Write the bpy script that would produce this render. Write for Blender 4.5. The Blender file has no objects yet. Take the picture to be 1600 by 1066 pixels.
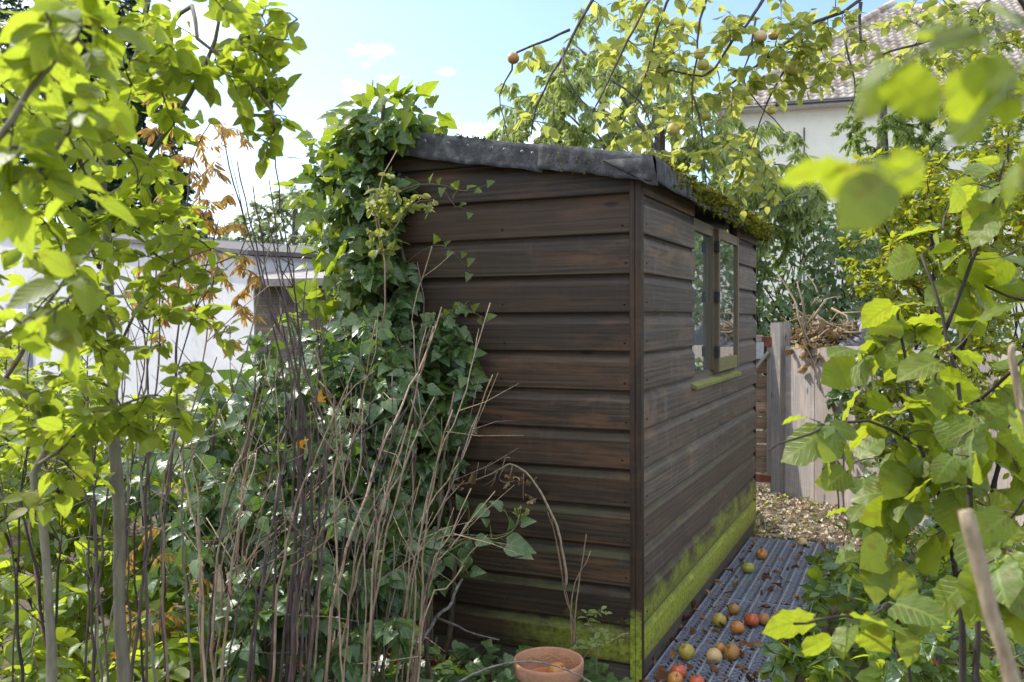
import bpy, math, random
import numpy as np
from mathutils import Vector, Matrix

random.seed(11)
rng = np.random.default_rng(11)
R = math.radians
S = bpy.context.scene
COL = S.collection

# ------------------------------------------------------------------ camera
EYE = Vector((0.0, 0.0, 1.3))
FPX = 1387.0                      # focal length in pixels of the 1600 px wide photograph
PITCH, ROLL = R(-1.36), R(0.29)
_f = Vector((0, math.cos(PITCH), math.sin(PITCH)))
_u0 = Vector((0, -math.sin(PITCH), math.cos(PITCH)))
_r0 = Vector((1, 0, 0))
_r = _r0 * math.cos(ROLL) - _u0 * math.sin(ROLL)
_u = _u0 * math.cos(ROLL) + _r0 * math.sin(ROLL)
cam = bpy.data.cameras.new('camera')
cam.sensor_width = 36.0
cam.lens = FPX / 1600 * 36.0
cam.clip_start, cam.clip_end = 0.05, 2000
cam.dof.use_dof = True
cam.dof.focus_distance = 3.4
cam.dof.aperture_fstop = 6.3
cob = bpy.data.objects.new('camera', cam)
COL.objects.link(cob)
cob.matrix_world = Matrix(((_r.x, _u.x, -_f.x, EYE.x), (_r.y, _u.y, -_f.y, EYE.y), (_r.z, _u.z, -_f.z, EYE.z), (0, 0, 0, 1)))
S.camera = cob

# ------------------------------------------------------------------ light
SUN_AZ, SUN_EL = R(-58), R(46)
W = bpy.data.worlds.new("World")
S.world = W
W.use_nodes = True
wn, wl = W.node_tree.nodes, W.node_tree.links
bg = wn['Background']
sky = wn.new('ShaderNodeTexSky')
sky.sky_type = 'NISHITA'
sky.sun_disc = False
sky.sun_elevation, sky.sun_rotation = SUN_EL, SUN_AZ
sky.air_density, sky.dust_density, sky.ozone_density = 1.0, 1.6, 4.0
tc = wn.new('ShaderNodeTexCoord')
mp = wn.new('ShaderNodeMapping')
mp.inputs['Scale'].default_value = (1.1, 1.1, 2.4)
mp.inputs['Location'].default_value = (24.66, 10.98, 16.2)
cn = wn.new('ShaderNodeTexNoise')
cn.inputs['Scale'].default_value = 1.7
cn.inputs['Detail'].default_value = 7
cn.inputs['Roughness'].default_value = 0.6
cr = wn.new('ShaderNodeValToRGB')
cr.color_ramp.elements[0].position = 0.47
cr.color_ramp.elements[1].position = 0.60
cm = wn.new('ShaderNodeMixRGB')
cm.inputs[2].default_value = (11.0, 11.3, 11.8, 1)  # bright clouds added, mostly out of view, to fill the shade
wl.new(tc.outputs['Generated'], mp.inputs[0])
wl.new(mp.outputs[0], cn.inputs['Vector'])
wl.new(cn.outputs['Fac'], cr.inputs[0])
wl.new(cr.outputs[0], cm.inputs[0])
wl.new(sky.outputs[0], cm.inputs[1])
wl.new(cm.outputs[0], bg.inputs[0])
bg.inputs[1].default_value = 0.15
sl = bpy.data.lights.new('sun', 'SUN')
sl.energy = 3.0
sl.angle = R(0.53)
sl.color = (1.0, 0.955, 0.87)
sun = bpy.data.objects.new('sun', sl)
COL.objects.link(sun)
_s = Vector((math.sin(SUN_AZ) * math.cos(SUN_EL), math.cos(SUN_AZ) * math.cos(SUN_EL), math.sin(SUN_EL)))
sun.rotation_euler = _s.to_track_quat('Z', 'Y').to_euler()
sun.location = (-6, 4, 9)
S.view_settings.view_transform = 'Standard'
S.view_settings.look = 'None'
S.view_settings.exposure = 1.0
S.view_settings.gamma = 1.0
S.render.engine = 'CYCLES'
S.cycles.max_bounces = 8
S.cycles.diffuse_bounces = 4
S.cycles.transmission_bounces = 6
S.cycles.transparent_max_bounces = 12
S.cycles.use_denoising = True


def at(px, py, d):
    """the point seen at pixel px, py of the photograph, d metres in front of the camera"""
    return EYE + (_f + _r * ((px - 800) / FPX) + _u * ((533 - py) / FPX)) * d


def gnd(px, py, z=0.0):
    v = _f + _r * ((px - 800) / FPX) + _u * ((533 - py) / FPX)
    return EYE + v * ((z - EYE.z) / v.z)


def project(P):
    q = np.asarray(P) - np.array(EYE)
    d = q @ np.array(_f)
    dd = np.where(d > 0.05, d, 0.05)
    return 800 + q @ np.array(_r) / dd * FPX, 533 - q @ np.array(_u) / dd * FPX, d


# shed frame: local x runs out of the window wall, local y runs away along it
SHED = Vector((0.433, 3.11, 0.0))
TH = R(-24.3)
CX, CY = Vector((math.cos(TH), math.sin(TH), 0)), Vector((-math.sin(TH), math.cos(TH), 0))


def sh(x, y, z):
    return SHED + CX * x + CY * y + Vector((0, 0, z))


def dface(px):
    """camera depth of the shed's blank wall at a photograph column"""
    k = (px - 800) / FPX
    s = (SHED.x - k * SHED.y) / (0.9114 + k * 0.4115)
    return SHED.y + 0.4115 * s


# ------------------------------------------------------------------ materials
def nmat(name):
    m = bpy.data.materials.new(name)
    m.use_nodes = True
    nt = m.node_tree
    return m, nt.nodes, nt.links, nt.nodes['Principled BSDF']


def c4(c):
    return (c[0], c[1], c[2], 1)


def mth(n, l, op, a, b=None):
    x = n.new('ShaderNodeMath')
    x.operation = op
    for i, v in enumerate((a, b)):
        if v is None:
            continue
        if isinstance(v, (int, float)):
            x.inputs[i].default_value = v
        else:
            l.new(v, x.inputs[i])
    return x.outputs[0]


def ramp(n, l, fac, stops):
    r = n.new('ShaderNodeValToRGB')
    e = r.color_ramp.elements
    while len(e) < len(stops):
        e.new(0.5)
    for k, (p, c) in zip(e, stops):
        k.position = p
        k.color = c4(c)
    l.new(fac, r.inputs[0])
    return r.outputs[0]


def noise(n, l, vec, scale, detail=4, rough=0.55, dist=0.0):
    t = n.new('ShaderNodeTexNoise')
    t.inputs['Scale'].default_value = scale
    t.inputs['Detail'].default_value = detail
    t.inputs['Roughness'].default_value = rough
    t.inputs['Distortion'].default_value = dist
    if vec is not None:
        l.new(vec, t.inputs['Vector'])
    return t.outputs['Fac']


def mix(n, l, fac, a, b, mode='MIX'):
    m = n.new('ShaderNodeMixRGB')
    m.blend_type = mode
    for i, v in enumerate((fac, a, b)):
        if isinstance(v, (int, float)):
            m.inputs[i].default_value = v
        elif isinstance(v, tuple):
            m.inputs[i].default_value = c4(v)
        else:
            l.new(v, m.inputs[i])
    return m.outputs[0]


def mapping(n, l, vec, scale=(1, 1, 1), loc=None):
    m = n.new('ShaderNodeMapping')
    m.inputs['Scale'].default_value = scale
    l.new(vec, m.inputs[0])
    if loc is not None:
        l.new(loc, m.inputs['Location'])
    return m.outputs[0]


def randval(n, l):
    """one number per leaf, whether the leaf is its own object or an island of a larger mesh"""
    oi = n.new('ShaderNodeObjectInfo')
    ge = n.new('ShaderNodeNewGeometry')
    return mth(n, l, 'FRACT', mth(n, l, 'ADD', oi.outputs['Random'], ge.outputs['Random Per Island'])), oi, ge


def leaf_mat(name, cols, trans, amount=0.5, rough=0.42, spec=0.5, vein=0.6, freq=34, blotch=0.4, wash=0.0):
    m, n, l, p = nmat(name)
    rv, oi, ge = randval(n, l)
    k = len(cols)
    col = ramp(n, l, rv, [(i / max(k - 1, 1), c) for i, c in enumerate(cols)])
    uv = n.new('ShaderNodeUVMap').outputs[0]
    sx = n.new('ShaderNodeSeparateXYZ')
    l.new(uv, sx.inputs[0])
    du = mth(n, l, 'ABSOLUTE', mth(n, l, 'SUBTRACT', sx.outputs[0], 0.5))
    mid = mth(n, l, 'LESS_THAN', du, 0.034)
    lat = mth(n, l, 'SINE', mth(n, l, 'MULTIPLY', mth(n, l, 'SUBTRACT', sx.outputs[1], mth(n, l, 'MULTIPLY', du, 0.9)), freq))
    lat = mth(n, l, 'MAXIMUM', mth(n, l, 'SUBTRACT', lat, 0.5), 0.0)
    vn = mth(n, l, 'MINIMUM', mth(n, l, 'ADD', mid, mth(n, l, 'MULTIPLY', lat, 1.7)), 1.0)
    vn = mth(n, l, 'MULTIPLY', vn, vein)
    bl = noise(n, l, ge.outputs['Position'], 38, 3)
    dark = mix(n, l, mth(n, l, 'MULTIPLY', mth(n, l, 'LESS_THAN', bl, 0.43), blotch), col, (0.10, 0.075, 0.015))
    veined = mix(n, l, vn, dark, tuple(min(1, c * 1.9 + 0.03) for c in cols[len(cols) // 2]))
    l.new(veined, p.inputs['Base Color'])
    p.inputs['Roughness'].default_value = rough
    p.inputs['Specular IOR Level'].default_value = spec
    tr = n.new('ShaderNodeBsdfTranslucent')
    tcol = mix(n, l, mth(n, l, 'MULTIPLY', rv, 0.6), c4(trans)[:3], tuple(c * f for c, f in zip(trans, (0.72, 0.80, 0.7))))
    tcol = mix(n, l, mth(n, l, 'MULTIPLY', vn, 0.9), tcol, tuple(c * 0.45 for c in trans))
    tcol = mix(n, l, mth(n, l, 'MULTIPLY', mth(n, l, 'LESS_THAN', bl, 0.40), blotch), tcol, (0.30, 0.20, 0.03))
    l.new(tcol, tr.inputs[0])
    bp = n.new('ShaderNodeBump')
    bp.inputs['Strength'].default_value = 0.35
    bp.inputs['Distance'].default_value = 0.003
    l.new(mth(n, l, 'MULTIPLY', vn, -1.0), bp.inputs['Height'])
    l.new(bp.outputs[0], p.inputs['Normal'])
    ms = n.new('ShaderNodeMixShader')
    ms.inputs[0].default_value = amount
    l.new(p.outputs[0], ms.inputs[1])
    l.new(tr.outputs[0], ms.inputs[2])
    l.new(ms.outputs[0], n['Material Output'].inputs[0])
    return m


def bark_mat(name, a, b, scale=40, rough=0.8):
    m, n, l, p = nmat(name)
    ge = n.new('ShaderNodeNewGeometry')
    rv, oi, _g = randval(n, l)
    v = mapping(n, l, ge.outputs['Position'], (1, 1, 0.25))
    f = noise(n, l, v, scale, 5, 0.65)
    col = ramp(n, l, f, [(0.32, a), (0.68, b)])
    col = mix(n, l, mth(n, l, 'MULTIPLY', rv, 0.45), col, tuple(c * 0.5 for c in a))
    l.new(col, p.inputs['Base Color'])
    p.inputs['Roughness'].default_value = rough
    p.inputs['Specular IOR Level'].default_value = 0.3
    bp = n.new('ShaderNodeBump')
    bp.inputs['Strength'].default_value = 0.5
    bp.inputs['Distance'].default_value = 0.004
    l.new(f, bp.inputs['Height'])
    l.new(bp.outputs[0], p.inputs['Normal'])
    return m


def plank_mat(name, dark, mid, light, algae=0.0, bleach=(0.16, 0.15, 0.14), rough=0.62, bleach_amt=0.5, zlo=0.36):
    """stained wood, u along the board and v across it, both in metres"""
    m, n, l, p = nmat(name)
    uv = n.new('ShaderNodeUVMap').outputs[0]
    oi = n.new('ShaderNodeObjectInfo')
    ge = n.new('ShaderNodeNewGeometry')
    off = n.new('ShaderNodeCombineXYZ')
    r100 = mth(n, l, 'MULTIPLY', oi.outputs['Random'], 97.0)
    for i in range(3):
        l.new(r100, off.inputs[i])
    g = noise(n, l, mapping(n, l, uv, (1.5, 120, 1), off.outputs[0]), 1.0, 6, 0.62, 0.35)
    big = noise(n, l, mapping(n, l, uv, (1.6, 9, 1), off.outputs[0]), 1.0, 4, 0.6, 0.6)
    wv = n.new('ShaderNodeTexWave')
    wv.wave_type = 'RINGS'
    wv.inputs['Scale'].default_value = 1.0
    wv.inputs['Distortion'].default_value = 7.0
    wv.inputs['Detail'].default_value = 3
    wv.inputs['Detail Scale'].default_value = 0.9
    l.new(mapping(n, l, uv, (2.4, 20, 1), off.outputs[0]), wv.inputs['Vector'])
    gg = mth(n, l, 'ADD', mth(n, l, 'MULTIPLY', g, 0.84), mth(n, l, 'MULTIPLY', wv.outputs['Fac'], 0.16))
    col = ramp(n, l, gg, [(0.28, dark), (0.50, mid), (0.74, light)])
    col = mix(n, l, ramp(n, l, big, [(0.42, (0, 0, 0)), (0.68, (0.55, 0.55, 0.55))]), col, dark)
    worn = noise(n, l, mapping(n, l, uv, (2.6, 13, 1), off.outputs[0]), 1.0, 5, 0.65, 0.4)
    col = mix(n, l, mth(n, l, 'MULTIPLY', ramp(n, l, worn, [(0.52, (0, 0, 0)), (0.68, (1, 1, 1))]), 0.7), col, tuple(c * k for c, k in zip(light, (1.3, 1.0, 0.78))))
    # pale weathering in streaks and flecks
    fl = noise(n, l, mapping(n, l, uv, (14, 5, 1), off.outputs[0]), 1.0, 6, 0.7)
    flm = ramp(n, l, fl, [(0.56, (0, 0, 0)), (0.74, (1, 1, 1))])
    col = mix(n, l, mth(n, l, 'MULTIPLY', flm, bleach_amt), col, bleach)
    # upright run marks
    st = noise(n, l, mapping(n, l, uv, (26, 0.9, 1), off.outputs[0]), 1.0, 3, 0.6)
    col = mix(n, l, mth(n, l, 'MULTIPLY', ramp(n, l, st, [(0.6, (0, 0, 0)), (0.72, (1, 1, 1))]), bleach_amt * 0.45), col, bleach)
    r2 = mth(n, l, 'FRACT', mth(n, l, 'MULTIPLY', oi.outputs['Random'], 7.31))
    col = mix(n, l, mth(n, l, 'MULTIPLY', r2, 0.55), col, tuple(c * k for c, k in zip(mid, (1.25, 0.98, 0.80))))
    col = mix(n, l, mth(n, l, 'MULTIPLY', oi.outputs['Random'], 0.5), col, tuple(c * 0.5 for c in dark))
    kn = n.new('ShaderNodeTexVoronoi')
    kn.inputs['Scale'].default_value = 1.0
    l.new(mapping(n, l, uv, (3.1, 9.0, 1), off.outputs[0]), kn.inputs['Vector'])
    col = mix(n, l, ramp(n, l, kn.outputs['Distance'], [(0.05, (0.8, 0.8, 0.8)), (0.11, (0, 0, 0))]), col, tuple(c * 0.4 for c in dark))
    if algae > 0:
        sp = n.new('ShaderNodeSeparateXYZ')
        l.new(ge.outputs['Position'], sp.inputs[0])
        z = sp.outputs[2]
        patch = noise(n, l, mapping(n, l, ge.outputs['Position'], (1.0, 1.0, 1.7)), 6.5, 6, 0.66)
        fine = noise(n, l, ge.outputs['Position'], 60, 4, 0.7)
        hgt = mth(n, l, 'MULTIPLY', mth(n, l, 'SUBTRACT', zlo, z), 11.0)
        k = mth(n, l, 'ADD', hgt, mth(n, l, 'MULTIPLY', mth(n, l, 'SUBTRACT', patch, 0.50), 4.0))
        k = mth(n, l, 'MINIMUM', mth(n, l, 'MAXIMUM', k, 0.0), 1.0)
        k = mth(n, l, 'MULTIPLY', k, mth(n, l, 'MINIMUM', mth(n, l, 'ADD', mth(n, l, 'MULTIPLY', fine, 0.9), 0.45), 1.0))
        ux = n.new('ShaderNodeSeparateXYZ')
        l.new(uv, ux.inputs[0])
        k = mth(n, l, 'MULTIPLY', k, mth(n, l, 'MINIMUM', mth(n, l, 'MAXIMUM', mth(n, l, 'MULTIPLY', mth(n, l, 'ADD', ux.outputs[0], 0.52), 2.6), 0.0), 1.0))
        vv = mth(n, l, 'MINIMUM', mth(n, l, 'ADD', mth(n, l, 'MULTIPLY', ux.outputs[1], 8.5), mth(n, l, 'ADD', 0.12, mth(n, l, 'MULTIPLY', patch, 0.55))), 1.0)
        seam = mth(n, l, 'GREATER_THAN', ux.outputs[1], 0.0075)
        k = mth(n, l, 'MULTIPLY', mth(n, l, 'MULTIPLY', k, vv), seam)
        gc = ramp(n, l, fine, [(0.3, (0.10, 0.125, 0.02)), (0.48, (0.30, 0.36, 0.025)), (0.8, (0.46, 0.49, 0.13))])
        col = mix(n, l, mth(n, l, 'MULTIPLY', k, algae), col, gc)
        # a thin green film along the upper bevel of the lower boards
        v01 = n.new('ShaderNodeSeparateXYZ')
        l.new(uv, v01.inputs[0])
        bev = mth(n, l, 'MULTIPLY', mth(n, l, 'GREATER_THAN', v01.outputs[1], 0.098), mth(n, l, 'LESS_THAN', v01.outputs[1], 0.122))
        bev = mth(n, l, 'MULTIPLY', bev, mth(n, l, 'MINIMUM', mth(n, l, 'MAXIMUM', mth(n, l, 'MULTIPLY', mth(n, l, 'SUBTRACT', 1.0, z), 1.1), 0.0), 1.0))
        bev = mth(n, l, 'MULTIPLY', bev, ramp(n, l, patch, [(0.42, (0, 0, 0)), (0.6, (1, 1, 1))]))
        col = mix(n, l, mth(n, l, 'MULTIPLY', bev, 0.6 * algae), col, (0.10, 0.13, 0.03))
    l.new(col, p.inputs['Base Color'])
    p.inputs['Roughness'].default_value = rough
    p.inputs['Specular IOR Level'].default_value = 0.35
    bp = n.new('ShaderNodeBump')
    bp.inputs['Strength'].default_value = 0.55
    bp.inputs['Distance'].default_value = 0.003
    l.new(mth(n, l, 'ADD', gg, mth(n, l, 'MULTIPLY', fl, 0.4)), bp.inputs['Height'])
    l.new(bp.outputs[0], p.inputs['Normal'])
    return m


def rough_mat(name, stops, scale=12, rough=0.85, bump=0.4, dist=0.01, spec=0.3, detail=6, metallic=0.0):
    m, n, l, p = nmat(name)
    ge = n.new('ShaderNodeNewGeometry')
    f = noise(n, l, ge.outputs['Position'], scale, detail, 0.62)
    f2 = noise(n, l, ge.outputs['Position'], scale * 9, 4, 0.6)
    ff = mth(n, l, 'ADD', mth(n, l, 'MULTIPLY', f, 0.7), mth(n, l, 'MULTIPLY', f2, 0.3))
    l.new(ramp(n, l, ff, stops), p.inputs['Base Color'])
    p.inputs['Roughness'].default_value = rough
    p.inputs['Specular IOR Level'].default_value = spec
    p.inputs['Metallic'].default_value = metallic
    bp = n.new('ShaderNodeBump')
    bp.inputs['Strength'].default_value = bump
    bp.inputs['Distance'].default_value = dist
    l.new(ff, bp.inputs['Height'])
    l.new(bp.outputs[0], p.inputs['Normal'])
    return m


def island_mat(name, cols, rough=0.8, spec=0.3, trans=0.0, bump=0.3):
    """pieces that differ from each other in tone: dry leaves, tiles, moss"""
    m, n, l, p = nmat(name)
    rv, oi, ge = randval(n, l)
    k = len(cols)
    col = ramp(n, l, rv, [(i / max(1, k - 1), c) for i, c in enumerate(cols)])
    f = noise(n, l, ge.outputs['Position'], 45, 5, 0.6)
    col = mix(n, l, 1.0, col, ramp(n, l, f, [(0.3, (0.55, 0.55, 0.55)), (0.7, (1.15, 1.15, 1.15))]), 'MULTIPLY')
    l.new(col, p.inputs['Base Color'])
    p.inputs['Roughness'].default_value = rough
    p.inputs['Specular IOR Level'].default_value = spec
    bp = n.new('ShaderNodeBump')
    bp.inputs['Strength'].default_value = bump
    bp.inputs['Distance'].default_value = 0.004
    l.new(f, bp.inputs['Height'])
    l.new(bp.outputs[0], p.inputs['Normal'])
    if trans > 0:
        tr = n.new('ShaderNodeBsdfTranslucent')
        l.new(mix(n, l, 1.0, col, (1.5, 1.4, 0.85), 'MULTIPLY'), tr.inputs[0])
        ms = n.new('ShaderNodeMixShader')
        ms.inputs[0].default_value = trans
        l.new(p.outputs[0], ms.inputs[1])
        l.new(tr.outputs[0], ms.inputs[2])
        l.new(ms.outputs[0], n['Material Output'].inputs[0])
    return m


def apple_mat(name, base, blush, spot, amt=0.5, rough=0.32):
    m, n, l, p = nmat(name)
    tcn = n.new('ShaderNodeTexCoord')
    oi = n.new('ShaderNodeObjectInfo')
    ob = mapping(n, l, tcn.outputs['Object'], (1, 1, 1))
    off = n.new('ShaderNodeVectorMath')
    off.operation = 'ADD'
    cb = n.new('ShaderNodeCombineXYZ')
    l.new(mth(n, l, 'MULTIPLY', oi.outputs['Random'], 31.0), cb.inputs[0])
    l.new(ob, off.inputs[0])
    l.new(cb.outputs[0], off.inputs[1])
    f = noise(n, l, off.outputs[0], 16, 3, 0.5)
    st = noise(n, l, mapping(n, l, off.outputs[0], (1, 1, 0.25)), 110, 3, 0.6)
    k = mth(n, l, 'ADD', mth(n, l, 'MULTIPLY', f, 0.75), mth(n, l, 'MULTIPLY', st, 0.25))
    col = mix(n, l, ramp(n, l, k, [(0.52 - amt * 0.22, (0, 0, 0)), (0.64 - amt * 0.2, (1, 1, 1))]), base, blush)
    sp = noise(n, l, off.outputs[0], 42, 5, 0.7)
    col = mix(n, l, ramp(n, l, sp, [(0.60, (0, 0, 0)), (0.68, (0.85, 0.85, 0.85))]), col, spot)
    dots = n.new('ShaderNodeTexVoronoi')
    dots.inputs['Scale'].default_value = 260
    l.new(off.outputs[0], dots.inputs['Vector'])
    col = mix(n, l, mth(n, l, 'MULTIPLY', mth(n, l, 'LESS_THAN', dots.outputs['Distance'], 0.16), 0.45), col, (0.45, 0.36, 0.16))
    l.new(col, p.inputs['Base Color'])
    p.inputs['Roughness'].default_value = rough
    p.inputs['Subsurface Weight'].default_value = 0.0
    return m


M = {}
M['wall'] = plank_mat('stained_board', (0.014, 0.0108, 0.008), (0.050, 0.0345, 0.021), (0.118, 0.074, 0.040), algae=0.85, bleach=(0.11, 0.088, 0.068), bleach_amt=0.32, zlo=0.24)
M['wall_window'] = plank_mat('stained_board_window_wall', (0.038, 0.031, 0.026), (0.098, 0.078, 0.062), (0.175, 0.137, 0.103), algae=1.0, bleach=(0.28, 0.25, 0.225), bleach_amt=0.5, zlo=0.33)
M['base'] = plank_mat('damp_grey_board', (0.05, 0.047, 0.042), (0.11, 0.105, 0.095), (0.18, 0.17, 0.15))
M['trim'] = plank_mat('stained_batten', (0.016, 0.0115, 0.0085), (0.042, 0.029, 0.019), (0.13, 0.078, 0.036), algae=0.9, bleach=(0.25, 0.13, 0.05), bleach_amt=0.5, zlo=0.28)
M['sash'] = plank_mat('window_wood', (0.06, 0.055, 0.035), (0.14, 0.12, 0.08), (0.24, 0.20, 0.13), algae=0.0, bleach_amt=0.4)
M['sill'] = plank_mat('mossy_sill_wood', (0.10, 0.10, 0.03), (0.17, 0.18, 0.05), (0.26, 0.27, 0.08), algae=0.9, bleach=(0.30, 0.29, 0.22), bleach_amt=0.7, zlo=1.03)
M['inner'] = rough_mat('bare_inner_wood', [(0.3, (0.05, 0.04, 0.03)), (0.7, (0.12, 0.09, 0.06))], 8)
M['felt'] = rough_mat('mineral_felt', [(0.30, (0.022, 0.023, 0.024)), (0.50, (0.058, 0.058, 0.060)), (0.72, (0.17, 0.17, 0.165))], 26, 0.95, 0.9, 0.004)
M['moss'] = island_mat('moss_tuft', [(0.035, 0.045, 0.01), (0.08, 0.10, 0.014), (0.22, 0.24, 0.025), (0.16, 0.13, 0.03), (0.32, 0.32, 0.05)], 0.9, 0.1, 0.25)
M['nail'] = rough_mat('dull_zinc', [(0.3, (0.20, 0.20, 0.20)), (0.7, (0.36, 0.36, 0.35))], 60, 0.6)
M['iron'] = rough_mat('dark_iron', [(0.3, (0.012, 0.012, 0.012)), (0.7, (0.04, 0.035, 0.03))], 60, 0.6)
M['greymetal'] = rough_mat('grey_painted_metal', [(0.3, (0.36, 0.40, 0.40)), (0.7, (0.55, 0.58, 0.58))], 30, 0.5)
M['rust'] = rough_mat('rusty_red_metal', [(0.3, (0.10, 0.035, 0.02)), (0.55, (0.20, 0.07, 0.045)), (0.75, (0.30, 0.16, 0.12))], 22, 0.8)
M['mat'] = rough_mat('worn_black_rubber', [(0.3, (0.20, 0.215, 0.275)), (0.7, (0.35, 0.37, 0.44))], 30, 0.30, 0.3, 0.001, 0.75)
M['pot'] = rough_mat('terracotta', [(0.25, (0.24, 0.11, 0.06)), (0.55, (0.40, 0.205, 0.12)), (0.78, (0.54, 0.34, 0.23))], 14, 0.75, 0.25, 0.002)
M['pot_in'] = rough_mat('orange_terracotta', [(0.3, (0.33, 0.11, 0.045)), (0.7, (0.48, 0.19, 0.09))], 14, 0.7, 0.2, 0.002)
M['chalk'] = rough_mat('pale_scribble', [(0.3, (0.42, 0.24, 0.10)), (0.7, (0.55, 0.35, 0.16))], 40, 0.8)
M['soil'] = rough_mat('dark_soil', [(0.25, (0.03, 0.022, 0.015)), (0.5, (0.09, 0.07, 0.045)), (0.75, (0.20, 0.16, 0.10))], 5, 0.95, 0.9, 0.03)
M['fence'] = plank_mat('bleached_board', (0.24, 0.225, 0.21), (0.52, 0.51, 0.50), (0.70, 0.695, 0.685), bleach=(0.78, 0.775, 0.77), bleach_amt=0.9, rough=0.9)
M['post'] = plank_mat('grey_post_wood', (0.19, 0.175, 0.16), (0.34, 0.32, 0.30), (0.50, 0.475, 0.44), bleach=(0.5, 0.48, 0.44), bleach_amt=0.5, rough=0.9)
M['gate'] = plank_mat('gate_board_wood', (0.15, 0.105, 0.075), (0.30, 0.22, 0.16), (0.47, 0.38, 0.29), bleach=(0.5, 0.45, 0.38), bleach_amt=0.5, rough=0.9)
M['render_wall'] = rough_mat('cream_render', [(0.3, (0.70, 0.68, 0.57)), (0.7, (0.80, 0.78, 0.68))], 4, 0.9, 0.15)
M['white'] = rough_mat('white_painted_render', [(0.28, (0.36, 0.35, 0.34)), (0.45, (0.55, 0.54, 0.54)), (0.75, (0.66, 0.65, 0.65))], 1.7, 0.9, 0.3)
M['coping'] = rough_mat('dark_coping', [(0.3, (0.05, 0.05, 0.05)), (0.7, (0.15, 0.14, 0.13))], 10)
M['tile'] = island_mat('clay_roof_tile', [(0.34, 0.27, 0.22), (0.45, 0.38, 0.32), (0.52, 0.45, 0.39), (0.60, 0.54, 0.48)], 0.9, 0.2)
M['gutter'] = rough_mat('black_gutter', [(0.3, (0.016, 0.017, 0.02)), (0.7, (0.04, 0.042, 0.05))], 10, 0.35, 0.05, 0.002, 0.5)
M['greyroof'] = rough_mat('grey_felt_roof', [(0.3, (0.20, 0.18, 0.165)), (0.7, (0.36, 0.33, 0.31))], 9)
M['brownwood'] = plank_mat('old_brown_board', (0.09, 0.075, 0.06), (0.18, 0.15, 0.125), (0.29, 0.25, 0.21))
M['tarp'] = rough_mat('dusty_black_sheet', [(0.3, (0.02, 0.021, 0.027)), (0.6, (0.06, 0.062, 0.075)), (0.8, (0.18, 0.18, 0.20))], 6, 0.42, 0.5, 0.02, 0.5)
M['bluegrey'] = rough_mat('blue_grey_paint', [(0.3, (0.20, 0.22, 0.27)), (0.7, (0.30, 0.33, 0.38))], 10, 0.5)

M['bark_sap'] = bark_mat('sapling_bark', (0.13, 0.115, 0.075), (0.27, 0.245, 0.175), 60)
M['bark_grey'] = bark_mat('grey_bark', (0.07, 0.062, 0.055), (0.24, 0.22, 0.20), 50)
M['bark_apple'] = bark_mat('apple_bark', (0.045, 0.036, 0.034), (0.16, 0.14, 0.13), 70)
M['bark_dark'] = bark_mat('dark_bark', (0.025, 0.019, 0.015), (0.075, 0.06, 0.048), 50)
M['cane_purple'] = bark_mat('purple_cane', (0.045, 0.030, 0.028), (0.15, 0.105, 0.095), 90, 0.55)
M['cane_tan'] = bark_mat('tan_cane', (0.19, 0.115, 0.07), (0.42, 0.31, 0.22), 90, 0.6)
M['cane_dead'] = bark_mat('dead_cane', (0.18, 0.13, 0.08), (0.40, 0.32, 0.21), 120, 0.8)
M['ivy_stem'] = bark_mat('ivy_stem', (0.055, 0.04, 0.026), (0.17, 0.125, 0.075), 80)
M['green_stem'] = bark_mat('green_stem', (0.10, 0.13, 0.03), (0.20, 0.24, 0.07), 80, 0.5)

M['leaf_sap'] = leaf_mat('sapling_leaf', [(0.11, 0.155, 0.012), (0.07, 0.12, 0.012), (0.14, 0.18, 0.014), (0.09, 0.14, 0.014), (0.20, 0.18, 0.014)], (0.50, 0.60, 0.045), 0.58, 0.5, 0.35)
M['leaf_hazel'] = leaf_mat('hazel_leaf', [(0.085, 0.135, 0.014), (0.06, 0.115, 0.022), (0.12, 0.155, 0.012), (0.09, 0.14, 0.012)], (0.46, 0.54, 0.03), 0.52, 0.45, 0.45, freq=40)
M['leaf_ivy'] = leaf_mat('ivy_leaf', [(0.036, 0.076, 0.029), (0.060, 0.112, 0.038), (0.085, 0.14, 0.038), (0.048, 0.094, 0.034), (0.12, 0.17, 0.034)], (0.20, 0.33, 0.03), 0.30, 0.34, 0.6, vein=0.45, freq=20, blotch=0.06)
M['leaf_ivy_sun'] = leaf_mat('sun_tinted_ivy_leaf', [(0.060, 0.110, 0.014), (0.10, 0.15, 0.016), (0.14, 0.17, 0.018), (0.045, 0.09, 0.016)], (0.42, 0.53, 0.03), 0.45, 0.35, 0.5, vein=0.35, freq=20, blotch=0.08)  # yellower copy of the ivy leaf, sunlight put into its colour
M['leaf_apple'] = leaf_mat('apple_leaf', [(0.11, 0.145, 0.025), (0.16, 0.175, 0.03), (0.09, 0.135, 0.025), (0.21, 0.20, 0.04)], (0.62, 0.64, 0.12), 0.52, 0.5, 0.35, blotch=0.2)
M['leaf_cherry'] = leaf_mat('cherry_leaf', [(0.13, 0.18, 0.065), (0.18, 0.23, 0.09), (0.23, 0.27, 0.11), (0.12, 0.18, 0.055)], (0.58, 0.68, 0.16), 0.5, 0.42, 0.5, blotch=0.08)
M['leaf_berry'] = leaf_mat('berry_bush_leaf', [(0.10, 0.145, 0.010), (0.07, 0.125, 0.010), (0.16, 0.17, 0.010), (0.12, 0.14, 0.012)], (0.54, 0.58, 0.03), 0.52, 0.45, 0.4, blotch=0.12)
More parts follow.
